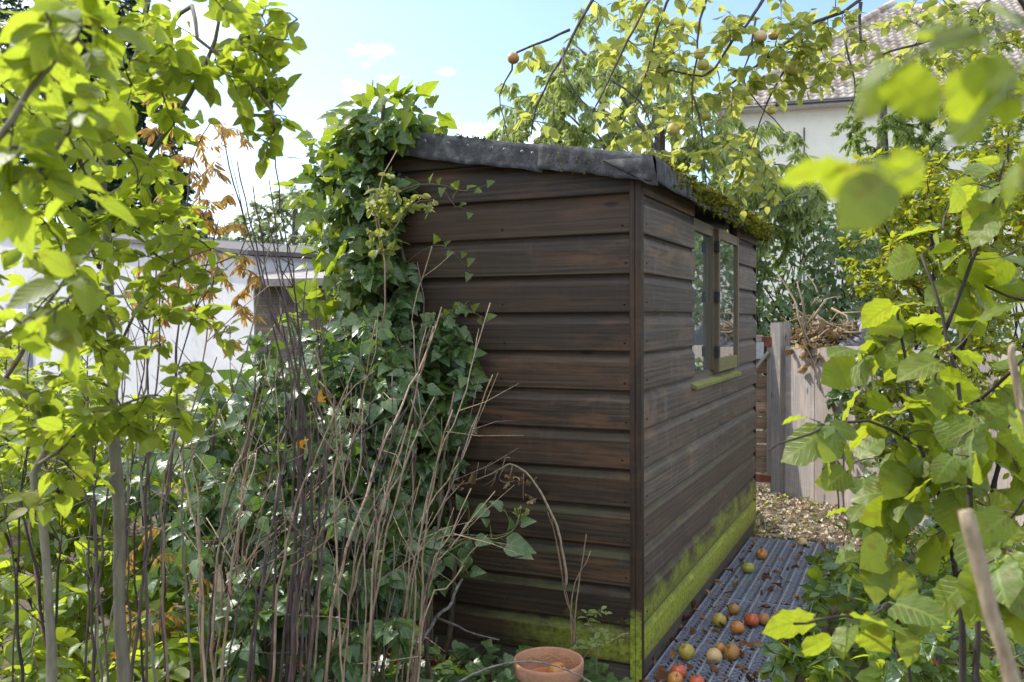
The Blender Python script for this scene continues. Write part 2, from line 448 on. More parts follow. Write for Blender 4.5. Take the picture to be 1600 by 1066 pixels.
M['leaf_hedge'] = leaf_mat('hedge_ivy_leaf', [(0.07, 0.125, 0.06), (0.10, 0.16, 0.075), (0.13, 0.185, 0.085), (0.06, 0.11, 0.05)], (0.32, 0.46, 0.12), 0.35, 0.30, 0.6, blotch=0.0, vein=0.2)
M['leaf_umbel'] = island_mat('ivy_flower_ball', [(0.22, 0.26, 0.06), (0.32, 0.34, 0.10), (0.26, 0.30, 0.05)], 0.8, 0.2, 0.2)
M['leaf_yew'] = leaf_mat('yew_needles', [(0.018, 0.045, 0.018), (0.030, 0.066, 0.024), (0.05, 0.09, 0.03)], (0.06, 0.12, 0.02), 0.2, 0.5, 0.3, vein=0.0, blotch=0.0)
M['leaf_pale'] = leaf_mat('pale_tree_leaf', [(0.12, 0.16, 0.07), (0.19, 0.22, 0.12), (0.10, 0.14, 0.06)], (0.45, 0.52, 0.22), 0.45, 0.5, 0.4, vein=0.0, blotch=0.0)
M['leaf_under'] = leaf_mat('undergrowth_leaf', [(0.07, 0.13, 0.012), (0.05, 0.105, 0.014), (0.11, 0.155, 0.014), (0.04, 0.085, 0.014)], (0.58, 0.68, 0.04), 0.55, 0.4, 0.45, blotch=0.08)
M['leaf_conifer'] = leaf_mat('conifer_spray', [(0.12, 0.17, 0.05), (0.17, 0.22, 0.06), (0.21, 0.26, 0.08)], (0.36, 0.48, 0.07), 0.4, 0.5, 0.3, vein=0.0, blotch=0.0)
M['leaf_dry'] = island_mat('withered_leaf', [(0.38, 0.22, 0.05), (0.50, 0.32, 0.07), (0.28, 0.15, 0.05), (0.58, 0.41, 0.12)], 0.75, 0.3, 0.42)
M['leaf_maple'] = island_mat('orange_leaf', [(0.55, 0.26, 0.02), (0.62, 0.32, 0.03)], 0.6, 0.3, 0.45)
M['leaf_brown'] = island_mat('dead_brown_leaf', [(0.10, 0.045, 0.02), (0.21, 0.10, 0.04), (0.33, 0.18, 0.08), (0.15, 0.06, 0.027), (0.42, 0.26, 0.13)], 0.65, 0.4, 0.12)
M['leaf_tan'] = island_mat('pale_dry_leaf', [(0.30, 0.20, 0.10), (0.42, 0.30, 0.16), (0.22, 0.13, 0.06), (0.50, 0.40, 0.25)], 0.8, 0.3, 0.15)
M['leaf_path'] = island_mat('sunlit_tint_leaf', [(0.48, 0.38, 0.28), (0.62, 0.53, 0.42), (0.33, 0.21, 0.13), (0.68, 0.62, 0.52), (0.55, 0.48, 0.30)], 0.8, 0.3, 0.1)  # litter made paler, the sun on the path put into its colour
M['berry'] = island_mat('red_berry', [(0.30, 0.03, 0.015), (0.42, 0.07, 0.02), (0.45, 0.15, 0.03)], 0.35, 0.5)
M['stalk'] = bark_mat('apple_stalk', (0.05, 0.03, 0.015), (0.12, 0.08, 0.04), 90)

AP = {
    'green': apple_mat('green_apple_skin', (0.30, 0.34, 0.06), (0.40, 0.24, 0.06), (0.16, 0.09, 0.03), 0.2),
    'yellow': apple_mat('yellow_apple_skin', (0.47, 0.43, 0.10), (0.50, 0.33, 0.08), (0.20, 0.11, 0.04), 0.35),
    'mixed': apple_mat('green_and_red_apple_skin', (0.36, 0.40, 0.06), (0.46, 0.12, 0.05), (0.14, 0.06, 0.03), 0.25),
    'red': apple_mat('red_apple_skin', (0.52, 0.34, 0.08), (0.46, 0.045, 0.035), (0.20, 0.06, 0.03), 0.7),
    'orange': apple_mat('orange_apple_skin', (0.50, 0.28, 0.06), (0.46, 0.13, 0.035), (0.15, 0.06, 0.025), 0.4),
    'brown': apple_mat('bruised_apple_skin', (0.46, 0.27, 0.06), (0.28, 0.11, 0.035), (0.12, 0.05, 0.02), 0.5, 0.45),
    'pale': apple_mat('pale_apple_skin', (0.55, 0.47, 0.20), (0.58, 0.36, 0.18), (0.3, 0.18, 0.08), 0.5),
}


# ------------------------------------------------------------------ mesh building
def raw_mesh(name, V, T, UV=None, mat=None, smooth=True):
    V = np.asarray(V, np.float32)
    T = np.asarray(T, np.int32)
    me = bpy.data.meshes.new(name)
    me.vertices.add(len(V))
    me.vertices.foreach_set('co', V.ravel())
    me.loops.add(T.size)
    me.loops.foreach_set('vertex_index', T.ravel())
    me.polygons.add(len(T))
    me.polygons.foreach_set('loop_start', np.arange(0, T.size, 3, dtype=np.int32))
    me.polygons.foreach_set('use_smooth', np.full(len(T), smooth))
    me.update(calc_edges=True)
    if UV is not None:
        lay = me.uv_layers.new(name='UVMap')
        lay.data.foreach_set('uv', np.asarray(UV, np.float32)[T.ravel()].ravel())
    if mat is not None:
        me.materials.append(mat)
    return me


def link(name, me, parent=None, loc=None, mw=None):
    o = bpy.data.objects.new(name, me)
    COL.objects.link(o)
    if parent is not None:
        o.parent = parent
    if mw is not None:
        o.matrix_basis = mw
    elif loc is not None:
        o.location = loc
    return o


def tag(o, label=None, cat=None, group=None, kind=None):
    for k, v in (('label', label), ('category', cat), ('group', group), ('kind', kind)):
        if v:
            o[k] = v
    return o


def thing(name, label, cat, loc=(0, 0, 0), rz=0.0, group=None):
    o = bpy.data.objects.new(name, None)
    o.empty_display_size = 0.1
    COL.objects.link(o)
    o.location = loc
    o.rotation_euler = (0, 0, rz)
    return tag(o, label, cat, group)


class MB:
    """collects triangles for one mesh"""

    def __init__(self):
        self.V, self.T, self.U, self.n = [], [], [], 0

    def add(self, V, T, U=None):
        V = np.asarray(V, float)
        self.V.append(V)
        self.T.append(np.asarray(T, int) + self.n)
        self.U.append(np.zeros((len(V), 2)) if U is None else np.asarray(U, float))
        self.n += len(V)

    def box(self, lo, hi, uaxis=None, M_=None):
        """a box whose faces carry metre UVs, u along the longest side"""
        lo, hi = np.array(lo, float), np.array(hi, float)
        size = hi - lo
        ua = int(np.argmax(size)) if uaxis is None else uaxis
        V, T, U = [], [], []
        for ax in range(3):
            a, b = [k for k in range(3) if k != ax]
            if b == ua:
                a, b = b, a
            for sgn in (0, 1):
                base = len(V)
                for (i, j) in ((0, 0), (1, 0), (1, 1), (0, 1)):
                    q = np.zeros(3)
                    q[ax] = (lo, hi)[sgn][ax]
                    q[a] = (lo, hi)[i][a]
                    q[b] = (lo, hi)[j][b]
                    V.append(q)
                    U.append((q[a], q[b] + ax * 0.37))
                nrm = np.cross(V[base + 1] - V[base], V[base + 2] - V[base])
                t = [(0, 1, 2), (0, 2, 3)] if (nrm[ax] > 0) == (sgn == 1) else [(0, 2, 1), (0, 3, 2)]
                T += [[base + k for k in tt] for tt in t]
        V = np.array(V)
        if M_ is not None:
            Mn = np.array(M_)
            V = V @ Mn[:3, :3].T + Mn[:3, 3]
        self.add(V, T, U)

    def tube(self, pts, radii, sides=6, cap=True):
        P = np.array([tuple(p) for p in pts], float)
        m = len(P)
        rad = np.broadcast_to(np.asarray(radii, float), (m,))
        tg = np.gradient(P, axis=0)
        tg /= np.linalg.norm(tg, axis=1)[:, None] + 1e-9
        ref = np.array((0.13, 0.31, 0.94)) if abs(tg[:, 2]).mean() < 0.85 else np.array((0.95, 0.2, 0.1))
        a = np.cross(tg, ref)
        a /= np.linalg.norm(a, axis=1)[:, None] + 1e-9
        b = np.cross(tg, a)
        ang = np.arange(sides) / sides * 2 * np.pi
        ring = (a[:, None] * np.cos(ang)[None, :, None] + b[:, None] * np.sin(ang)[None, :, None]) * rad[:, None, None] + P[:, None]
        V = ring.reshape(-1, 3)
        i = np.arange(m - 1)[:, None] * sides
        j = np.arange(sides)[None]
        k = (j + 1) % sides
        q0, q1, q2, q3 = (i + j).ravel(), (i + k).ravel(), (i + sides + k).ravel(), (i + sides + j).ravel()
        T = np.concatenate([np.stack([q0, q2, q1], 1), np.stack([q0, q3, q2], 1)])
        if cap:
            e = (m - 1) * sides
            T = np.concatenate([T, [[0, s, s + 1] for s in range(1, sides - 1)], [[e, e + s + 1, e + s] for s in range(1, sides - 1)]])
        ln = np.concatenate([[0], np.cumsum(np.linalg.norm(np.diff(P, axis=0), axis=1))])
        U = np.stack([np.repeat(ln, sides), np.tile(ang / (2 * np.pi), m)], 1)
        self.add(V, T, U)

    def lathe(self, prof, sides=24, c=(0, 0, 0), wob=0.0):
        P = np.array(prof, float)
        m = len(P)
        ang = np.arange(sides) / sides * 2 * np.pi
        wr = 1 + wob * np.sin(ang * 2 + 0.7) + wob * 0.6 * np.sin(ang * 3 + 2.1)
        V = np.stack([P[:, None, 0] * np.cos(ang) * wr, P[:, None, 0] * np.sin(ang) * wr, np.repeat(P[:, 1:2], sides, 1)], -1).reshape(-1, 3) + np.array(c)
        i = np.arange(m - 1)[:, None] * sides
        j = np.arange(sides)[None]
        k = (j + 1) % sides
        q0, q1, q2, q3 = (i + j).ravel(), (i + k).ravel(), (i + sides + k).ravel(), (i + sides + j).ravel()
        self.add(V, np.concatenate([np.stack([q0, q1, q2], 1), np.stack([q0, q2, q3], 1)]), np.stack([np.tile(ang, m), np.repeat(P[:, 1], sides)], 1))

    def sheet(self, G, U=None):
        """a grid of points (rows, cols, 3)"""
        G = np.asarray(G, float)
        r, c = G.shape[:2]
        i = np.arange(r - 1)[:, None] * c
        j = np.arange(c - 1)[None]
        q0, q1, q2, q3 = (i + j).ravel(), (i + j + 1).ravel(), (i + c + j + 1).ravel(), (i + c + j).ravel()
        if U is None:
            gu, gv = np.meshgrid(np.linspace(0, 1, c), np.linspace(0, 1, r))
            U = np.stack([gu, gv], -1)
        self.add(G.reshape(-1, 3), np.concatenate([np.stack([q0, q1, q2], 1), np.stack([q0, q2, q3], 1)]), np.asarray(U).reshape(-1, 2))

    def leaves(self, tmpls, P, D, N, size):
        """many copies of the leaf templates; P base points, D leaf axis, N leaf normal"""
        if len(P) == 0:
            return
        P, D, N, size = (np.asarray(x, float) for x in (P, D, N, size))
        X, Y, Z = bases(D, N)
        pick = rng.integers(0, len(tmpls), len(P))
        for k, (tv, tt, tu) in enumerate(tmpls):
            s = np.nonzero(pick == k)[0]
            if len(s) == 0:
                continue
            w = tv[None] * size[s][:, None, None]
            V = w[..., 0:1] * X[s][:, None] + w[..., 1:2] * Y[s][:, None] + w[..., 2:3] * Z[s][:, None] + P[s][:, None]
            nv = len(tv)
            T = (tt[None] + (np.arange(len(s)) * nv)[:, None, None]).reshape(-1, 3)
            self.add(V.reshape(-1, 3), T, np.tile(tu, (len(s), 1)))

    def mesh(self, name, mat, smooth=True):
        return raw_mesh(name, np.concatenate(self.V), np.concatenate(self.T), np.concatenate(self.U), mat, smooth)

    def build(self, name, mat, parent=None, loc=None, smooth=True, kind=None):
        o = link(name, self.mesh(name, mat, smooth), parent, loc)
        if kind:
            o['kind'] = kind
        return o


def unit(v):
    return v / (np.linalg.norm(v, axis=-1, keepdims=True) + 1e-9)


def bases(D, N):
    Y = unit(D)
    Z = unit(N - (N * Y).sum(1, keepdims=True) * Y)
    return np.cross(Y, Z), Y, Z


# ------------------------------------------------------------------ leaf shapes
def leaf_tmpl(right, fold=0.2, curl=0.15, pet=0.18, twist=0.0, wave=0.0):
    """right: outline points (x, y, y on the midrib) from base to tip; mirrored to the other side"""
    V, U, T = [(0, 0, 0)], [(0.5, 0)], []
    xm = max(p[0] for p in right) * 2.05

    def zz(x, y, k):
        return fold * abs(x) - curl * y * y + twist * x * y + wave * math.sin(k * 2.4) * abs(x)
    for k, (x, y, ym) in enumerate(right):
        V += [(x, y, zz(x, y, k)), (0, ym, zz(0, ym, k)), (-x, y, zz(-x, y, k + 1))]
        U += [(0.5 + x / xm, max(y, 0)), (0.5, ym), (0.5 - x / xm, max(y, 0))]
    V.append((0, 1, zz(0, 1, 0)))
    U.append((0.5, 1))
    n = len(right)
    T += [(0, 1, 2), (0, 2, 3)]
    for k in range(n - 1):
        a, b, c = 1 + 3 * k, 2 + 3 * k, 3 + 3 * k
        T += [(b, a, a + 3), (b, a + 3, b + 3), (b, b + 3, c + 3), (b, c + 3, c)]
    a, b, c, t = 3 * n - 2, 3 * n - 1, 3 * n, 3 * n + 1
    T += [(b, a, t), (b, t, c)]
    if pet > 0:
        q = len(V)
        V += [(-0.012, -pet, 0.03), (0.012, -pet, 0.03), (0.012, 0.02, 0), (-0.012, 0.02, 0)]
        U += [(0.5, 0)] * 4
        T += [(q, q + 1, q + 2), (q, q + 2, q + 3)]
    V = np.array(V, float)
    V[:, 1] += pet
    return V, np.array(T), np.array(U, float)


OV = [(0.17, 0.05, 0.08), (0.29, 0.22, 0.26), (0.315, 0.42, 0.46), (0.26, 0.64, 0.68), (0.13, 0.85, 0.88)]
HZ = [(0.20, -0.05, 0.06), (0.36, 0.08, 0.17), (0.42, 0.24, 0.30), (0.40, 0.30, 0.36), (0.445, 0.42, 0.46), (0.41, 0.52, 0.57), (0.41, 0.62, 0.66), (0.31, 0.74, 0.78), (0.20, 0.84, 0.88), (0.07, 0.93, 0.95)]
LN = [(0.075, 0.12, 0.13), (0.125, 0.35, 0.36), (0.11, 0.62, 0.64), (0.05, 0.85, 0.87)]
IV = [(0.16, -0.09, 0.03), (0.36, -0.07, 0.08), (0.49, 0.05, 0.13), (0.47, 0.18, 0.21), (0.34, 0.30, 0.31), (0.35, 0.42, 0.40), (0.29, 0.56, 0.54), (0.17, 0.75, 0.74), (0.06, 0.91, 0.90)]
IV2 = [(0.22, -0.06, 0.04), (0.40, 0.10, 0.14), (0.41, 0.28, 0.30), (0.30, 0.50, 0.50), (0.15, 0.76, 0.76)]
EL = [(0.19, 0.14, 0.16), (0.27, 0.42, 0.44), (0.20, 0.74, 0.76)]
MP = [(0.22, -0.05, 0.02), (0.52, -0.02, 0.08), (0.24, 0.16, 0.16), (0.62, 0.42, 0.24), (0.22, 0.36, 0.38), (0.14, 0.62, 0.6)]


def variants(right, k=3, pet=0.18, fold=(0.05, 0.45), curl=(0.0, 0.45), wave=0.0):
    return [leaf_tmpl(right, random.uniform(*fold), random.uniform(*curl), pet, random.uniform(-0.3, 0.3), wave) for _ in range(k)]


LF = {
    'ovate': variants(OV, 4, 0.15, (0.02, 0.4), (-0.1, 0.45), 0.06),
    'hazel': variants(HZ, 4, 0.15, (0.0, 0.35), (0.0, 0.4), 0.10),
    'lance': variants(LN, 3, 0.06),
    'ivy': variants(IV, 4, 0.35, (-0.1, 0.3), (0.0, 0.35), 0.05),
    'ivyd': variants(IV2, 3, 0.35, (0.0, 0.35), (0.0, 0.35), 0.05),
    'elliptic': variants(EL, 3, 0.08),
    'maple': variants(MP, 2, 0.3, (0.1, 0.5), (0.1, 0.4)),
    'dry': [leaf_tmpl(OV, random.uniform(0.6, 1.3), random.uniform(-0.7, 0.9), 0.12, random.uniform(-0.8, 0.8), 0.5) for _ in range(5)],
    'scale': [leaf_tmpl([(0.30, 0.4, 0.4)], 0.2, 0.2, 0.0), leaf_tmpl([(0.24, 0.5, 0.5)], 0.1, 0.4, 0.0)],
}


# ------------------------------------------------------------------ plants
def smooth_line(pts, step=0.05, jit=0.0):
    P = np.array([tuple(p) for p in pts], float)
    if len(P) == 2:
        P = np.array([P[0], (P[0] * 2 + P[1]) / 3, (P[0] + P[1] * 2) / 3, P[1]])
    Q = np.vstack([2 * P[0] - P[1], P, 2 * P[-1] - P[-2]])
    out = []
    for i in range(1, len(Q) - 2):
        n = max(2, int(np.linalg.norm(Q[i + 1] - Q[i]) / step))
        t = np.linspace(0, 1, n, endpoint=False)[:, None]
        out.append(0.5 * ((2 * Q[i]) + (-Q[i - 1] + Q[i + 1]) * t + (2 * Q[i - 1] - 5 * Q[i] + 4 * Q[i + 1] - Q[i + 2]) * t * t + (-Q[i - 1] + 3 * Q[i] - 3 * Q[i + 1] + Q[i + 2]) * t ** 3))
    out = np.vstack(out + [P[-1:]])
    if jit:
        k = np.cumsum(rng.normal(0, jit, out.shape), 0)
        out = out + k - np.linspace(0, 1, len(k))[:, None] * k[-1]
    return out


def ball(n, c, r, shell=0.0):
    u = unit(rng.normal(size=(n, 3)))
    t = rng.random((n, 1)) ** (1 / 3)
    t = shell + (1 - shell) * t
    return np.array(tuple(c)) + u * t * np.asarray(r, float)


def plant(name, label, cat, base, stems, vols, leaf, leafm, size, per_twig=6, stem_mat=None, twig_mat=None, twig_r=0.003,
          droop=0.2, bias=(0, 0, 0.8), spread=0.6, singles=300, group=None, stem_name='stem', start=0.25, step=0.06,
          maxtwig=0.45, sides=7, jit=0.004, leaf_name='leaf', up=0.06, extra=None, sag=0.05, minpx=7, keep=None):
    """stems are given; twigs grow from the nearest wood towards points of the crown volumes and carry the leaves"""
    root = thing(name, label, cat, base, 0, group)
    B = np.array(tuple(base), float)
    wood = []
    for pts, r0, r1 in stems:
        L = smooth_line(pts, step, jit)
        wood.append(L)
        mb = MB()
        mb.tube(L - B, np.linspace(r0, r1, len(L)) * (1 + 0.08 * rng.normal(size=len(L))), sides)
        mb.build(stem_name, stem_mat, root)
    tree = np.vstack(wood)
    tw = MB()
    P, D = [], []
    for (c, r, n) in vols:
        t = ball(n, c, r, 0.15)
        if keep is not None:
            t = t[keep(t)]
        d0 = np.array([np.min(((tree - q) ** 2).sum(1)) for q in t]) if len(t) else np.zeros(0)
        for q in t[np.argsort(d0)]:
            dist = ((tree - q) ** 2).sum(1)
            s = tree[int(np.argmin(dist))]
            d = q - s
            ln = np.linalg.norm(d)
            if ln < 0.02:
                continue
            if ln > maxtwig * 2.2:
                d, q = d * maxtwig * 2.2 / ln, s + d * maxtwig * 2.2 / ln
                ln = maxtwig * 2.2
            k = 6
            tt = np.linspace(0, 1, k)[:, None]
            perp = np.cross(d, rng.normal(size=3))
            perp = perp / (np.linalg.norm(perp) + 1e-9) * ln * rng.uniform(0.05, 0.2)
            L = s + d * tt + perp * np.sin(tt * np.pi) + np.array((0, 0, up * ln)) * np.sin(tt * np.pi) - np.array((0, 0, sag * ln)) * tt ** 2
            tree = np.vstack([tree, L[2:]])
            tw.tube(L - B, np.linspace(twig_r * (0.8 + ln), twig_r * 0.35, k), 4, False)
            a = start if ln > 0.12 else 0.1
            m = max(2, int(per_twig * rng.uniform(0.7, 1.3)))
            for i, f in enumerate(np.linspace(a, 1, m)):
                x = f * (k - 1)
                j = min(int(x), k - 2)
                p = L[j] + (L[j + 1] - L[j]) * (x - j)
                dirn = (L[j + 1] - L[j]) / (np.linalg.norm(L[j + 1] - L[j]) + 1e-9)
                side = np.cross(dirn, (0, 0, 1))
                side = side / (np.linalg.norm(side) + 1e-9) * (1 if i % 2 else -1)
                dd = dirn * (0.5 if f < 0.98 else 1.2) + side * spread * rng.uniform(0.5, 1.3) + rng.normal(0, 0.3, 3) + np.array((0, 0, -droop))
                P.append(p)
                D.append(dd)
    if tw.n:
        tw.build('twigs', twig_mat or stem_mat, root, kind='stuff')
    if P:
        put_leaves(root, B, np.array(P), np.array(D), leaf, leafm, size, bias, singles, leaf_name, minpx)
    if extra:
        extra(root, B, np.array(P), np.array(D))
    return root


def put_leaves(root, B, P, D, leaf, leafm, size, bias, singles, leaf_name='leaf', minpx=7, foliage='foliage'):
    n = len(P)
    N = np.array(bias, float) + rng.normal(0, 0.55, (n, 3))
    sz = rng.uniform(size[0], size[1], n) * np.where(rng.random(n) < 0.2, 0.7, 1.0)
    tm = LF[leaf]
    px, py, d = project(P)
    seen = (px > -60) & (px < 1660) & (py > -60) & (py < 1126) & (d > 0.1)
    app = np.where(seen, sz / np.maximum(d, 0.1) * FPX, 0)
    order = np.argsort(-app)
    one = order[:singles]
    one = one[app[one] > minpx]
    rest = np.setdiff1d(np.arange(n), one)
    if len(one):
        mats = leafm if isinstance(leafm, (list, tuple)) else [leafm]
        mes = [[raw_mesh(leaf_name, *t, m) for t in tm] for m in mats]
        X, Y, Z = bases(unit(D[one]), N[one])
        for i, k in enumerate(one):
            s = sz[k]
            mw = Matrix(((X[i, 0] * s, Y[i, 0] * s, Z[i, 0] * s, P[k, 0] - B[0]), (X[i, 1] * s, Y[i, 1] * s, Z[i, 1] * s, P[k, 1] - B[1]),
                         (X[i, 2] * s, Y[i, 2] * s, Z[i, 2] * s, P[k, 2] - B[2]), (0, 0, 0, 1)))
            link(leaf_name, mes[int(rng.integers(len(mats)))][int(rng.integers(len(tm)))], root, mw=mw)
    if len(rest):
        mats = leafm if isinstance(leafm, (list, tuple)) else [leafm]
        pick = rng.integers(0, len(mats), len(rest))
        for k, m in enumerate(mats):
            q = rest[pick == k]
            if len(q) == 0:
                continue
            mb = MB()
            mb.leaves(tm, P[q] - B, D[q], N[q], sz[q])
            mb.build(foliage, m, root, kind='stuff')


# ================================================================== ground
gx = np.concatenate([np.linspace(-60, -6, 10), np.linspace(-5.6, 5.6, 57), np.linspace(6, 60, 10)])
gy = np.concatenate([np.linspace(-30, -2, 6), np.linspace(-1.6, 10, 59), np.linspace(11, 160, 16)])
GX, GY = np.meshgrid(gx, gy)
GZ = 0.018 * np.sin(GX * 2.1 + 0.4) * np.cos(GY * 1.7) + rng.normal(0, 0.006, GX.shape) - 0.022
mb = MB()
mb.sheet(np.stack([GX, GY, GZ], -1))
tag(mb.build('ground', M['soil']), 'dark garden soil under leaves and shrubs', 'ground', kind='structure')

# ================================================================== shed
shed = thing('garden_shed', 'dark brown timber shed with felt roof and side window', 'shed', SHED, TH)
PITCH_B = 0.1378
Z0 = [0.223 + PITCH_B * k for k in range(-1, 15)]
SW, SL = 1.10, 2.46
ROOF0, RSL = 1.844, 0.18


def roofz(x):
    return ROOF0 + RSL * (0.08 - x)


PROF = [(0.009, 0.0), (0.0235, 0.0), (0.0262, 0.004), (0.0258, 0.097), (0.0240, 0.102), (0.0075, 0.128), (0.0062, 0.1505), (0.0, 0.1505), (0.0, 0.013), (0.009, 0.013)]


def board(name, z, a, b, face, mat, segs=4, clip=None):
    """one weatherboard from a to b along its wall; face 'x' is the window wall, 'y' the blank wall"""
    pr = np.array(PROF)
    t = np.linspace(a, b, segs + 1)
    dz, tilt, bow = random.uniform(-0.0025, 0.0025), random.uniform(-0.0012, 0.0012), random.uniform(-0.0015, 0.0025)
    V, U = [], []
    for k, s in enumerate(t):
        f = (s - a) / (b - a)
        for (o, h) in pr:
            zz = z + dz + h + tilt * (f - 0.5) * 2
            if clip is not None:
                zz = min(zz, clip(s) - 0.022)
            oo = o + (bow * math.sin(f * math.pi) if o > 0.006 else 0)
            V.append((oo, s, zz) if face == 'x' else (s, -oo, zz))
            U.append((s, h))
    n = len(pr)
    T = []
    for k in range(segs):
        for j in range(n):
            q = (k * n + j, k * n + (j + 1) % n, (k + 1) * n + (j + 1) % n, (k + 1) * n + j)
            T += [(q[0], q[1], q[2]), (q[0], q[2], q[3])]
    for e, flip in ((0, 1), (segs * n, 0)):
        for j in range(1, n - 1):
            T.append((e, e + j + 1, e + j) if flip else (e, e + j, e + j + 1))
    m = MB()
    m.add(V, T, U)
    return m.build(name, mat, shed, smooth=False)


WY0, WY1, WZ0, WZ1 = 0.815, 1.815, 1.035, 1.74
for k, z in enumerate(Z0):
    if z < 1.99:
        a = -SW
        b = -0.013
        if roofz(a) - 0.03 > z:
            if roofz(b) - 0.06 < z:
                b = 0.08 - (z + 0.06 - ROOF0) / RSL
            if b - a > 0.1:
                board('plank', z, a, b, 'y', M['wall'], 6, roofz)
    if z < 1.78:
        if z + 0.02 < WZ0:
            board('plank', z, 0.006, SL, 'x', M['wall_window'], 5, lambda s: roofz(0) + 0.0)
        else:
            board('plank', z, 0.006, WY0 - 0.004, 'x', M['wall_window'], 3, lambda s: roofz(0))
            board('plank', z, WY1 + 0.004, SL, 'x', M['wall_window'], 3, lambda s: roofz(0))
# plinth boards below the lowest course
m = MB()
m.box((0.001, 0.006, -0.03), (0.012, SL, 0.094))
m.build('base_board', M['base'], shed, smooth=False)
m = MB()
m.box((-SW, -0.012, -0.03), (-0.013, -0.001, 0.094))
m.build('base_board', M['base'], shed, smooth=False)
# corner battens
m = MB()
m.box((-0.012, -0.031, -0.02), (0.0055, -0.0005, 1.795))
m.box((0.0065, -0.0285, -0.02), (0.0285, 0.0045, 1.785))
m.build('corner_post', M['trim'], shed, smooth=False)
m = MB()
m.box((0.0005, SL + 0.001, -0.02), (0.024, SL + 0.022, 1.79))
m.build('corner_post', M['trim'], shed, smooth=False)
# carcass behind the boards: four linings with an opening for the window, a floor
m = MB()
m.box((-SW, 0.002, -0.02), (-0.02, 0.012, 1.83))
m.box((-0.014, 0.002, -0.02), (-0.003, SL - 0.002, WZ0 - 0.03))
m.box((-0.014, 0.002, WZ0 - 0.028), (-0.003, WY0, 1.80))
m.box((-0.014, WY1, WZ0 - 0.028), (-0.003, SL - 0.002, 1.80))
m.build('lining', M['inner'], shed, smooth=False)
m = MB()
m.box((-SW - 0.02, -0.01, -0.02), (-SW - 0.002, SL, 1.98))
m.box((-SW, SL, -0.02), (-0.002, SL + 0.018, 1.80))
m.build('back_wall', M['wall'], shed, smooth=False)
m = MB()
m.box((-SW + 0.01, 0.02, 0.02), (-0.02, SL - 0.02, 0.05))
m.build('floor_deck', M['inner'], shed, smooth=False)

# window: outer frame, fixed light, opening light standing proud, sill
mg, n, l, p = nmat('dusty_window_glass')
fr = n.new('ShaderNodeFresnel')
fr.inputs[0].default_value = 1.9
gl = n.new('ShaderNodeBsdfGlossy')
gl.inputs['Roughness'].default_value = 0.02
tp = n.new('ShaderNodeBsdfTransparent')
tp.inputs[0].default_value = (0.8, 0.86, 0.84, 1)
df = n.new('ShaderNodeBsdfDiffuse')
df.inputs[0].default_value = (0.42, 0.47, 0.47, 1)
ge = n.new('ShaderNodeNewGeometry')
dn = ramp(n, l, noise(n, l, ge.outputs['Position'], 14, 5, 0.65), [(0.30, (0.22, 0.22, 0.22)), (0.75, (0.60, 0.60, 0.60))])
m1 = n.new('ShaderNodeMixShader')
m2 = n.new('ShaderNodeMixShader')
l.new(dn, m1.inputs[0])
l.new(tp.outputs[0], m1.inputs[1])
l.new(df.outputs[0], m1.inputs[2])
l.new(mth(n, l, 'MINIMUM', mth(n, l, 'ADD', fr.outputs[0], 0.38), 1.0), m2.inputs[0])
l.new(m1.outputs[0], m2.inputs[1])
l.new(gl.outputs[0], m2.inputs[2])
l.new(m2.outputs[0], n['Material Output'].inputs[0])

wr = link('window_frame', None, shed)
bpy.data.objects.remove(wr)
m = MB()
m.box((-0.045, WY0, WZ0), (0.012, WY0 + 0.014, WZ1))
m.box((-0.045, WY1 - 0.022, WZ0), (0.019, WY1, WZ1))
m.box((-0.045, WY0 + 0.014, WZ1 - 0.05), (0.018, WY1 - 0.030, WZ1))
m.box((-0.045, WY0 + 0.014, WZ0), (0.011, WY1 - 0.030, WZ0 + 0.022))
m.box((-0.045, 1.215, WZ0 + 0.022), (0.022, 1.252, WZ1 - 0.05))
win = m.build('window', M['sash'], shed, smooth=False)
m = MB()
m.box((0.000, WY0 + 0.014, WZ0 + 0.022), (0.004, 1.215, WZ1 - 0.05))
m.build('pane', mg, win, smooth=False)
m = MB()                                # opening sash
sx0, sx1 = 0.012, 0.042
ya, yb = 1.258, 1.790
m.box((sx0, ya, WZ0 + 0.012), (sx1, ya + 0.032, WZ1 - 0.01))
m.box((sx0, yb - 0.032, WZ0 + 0.012), (sx1, yb, WZ1 - 0.01))
m.box((sx0, ya + 0.032, WZ1 - 0.055), (sx1 - 0.002, yb - 0.032, WZ1 - 0.01))
sash = m.build('opening_sash', M['sash'], win, smooth=False)
m = MB()
m.box((sx0, ya + 0.032, WZ0 + 0.012), (sx1 - 0.002, yb - 0.032, WZ0 + 0.075))
m.build('bottom_rail', M['sill'], win, smooth=False)
m = MB()
m.box((sx0 + 0.014, ya + 0.032, WZ0 + 0.075), (sx0 + 0.018, yb - 0.032, WZ1 - 0.055))
m.build('pane', mg, win, smooth=False)
m = MB()
for zz in (1.12, 1.38, 1.62):
    m = MB()
    m.box((0.0225, 1.240, zz), (0.0445, 1.270, zz + 0.05))
    m.build('hinge', M['iron'], win, smooth=False)
m = MB()
V = [(0.0, 0.755, 1.012), (0.046, 0.755, 0.998), (0.048, 0.755, 1.012), (0.0, 0.755, 1.0345), (0.0, 1.845, 1.012), (0.046, 1.845, 0.998), (0.048, 1.845, 1.012), (0.0, 1.845, 1.0345)]
T = []
for q in ((0, 1, 2, 3), (4, 7, 6, 5), (0, 4, 5, 1), (1, 5, 6, 2), (2, 6, 7, 3), (3, 7, 4, 0)):
    T += [(q[0], q[1], q[2]), (q[0], q[2], q[3])]
Vs, Ts, Us = [], [], []
for t in T:
    for k in t:
        Us.append((V[k][1], V[k][2] * 2 + V[k][0]))
        Vs.append(V[k])
    Ts.append((len(Vs) - 3, len(Vs) - 2, len(Vs) - 1))
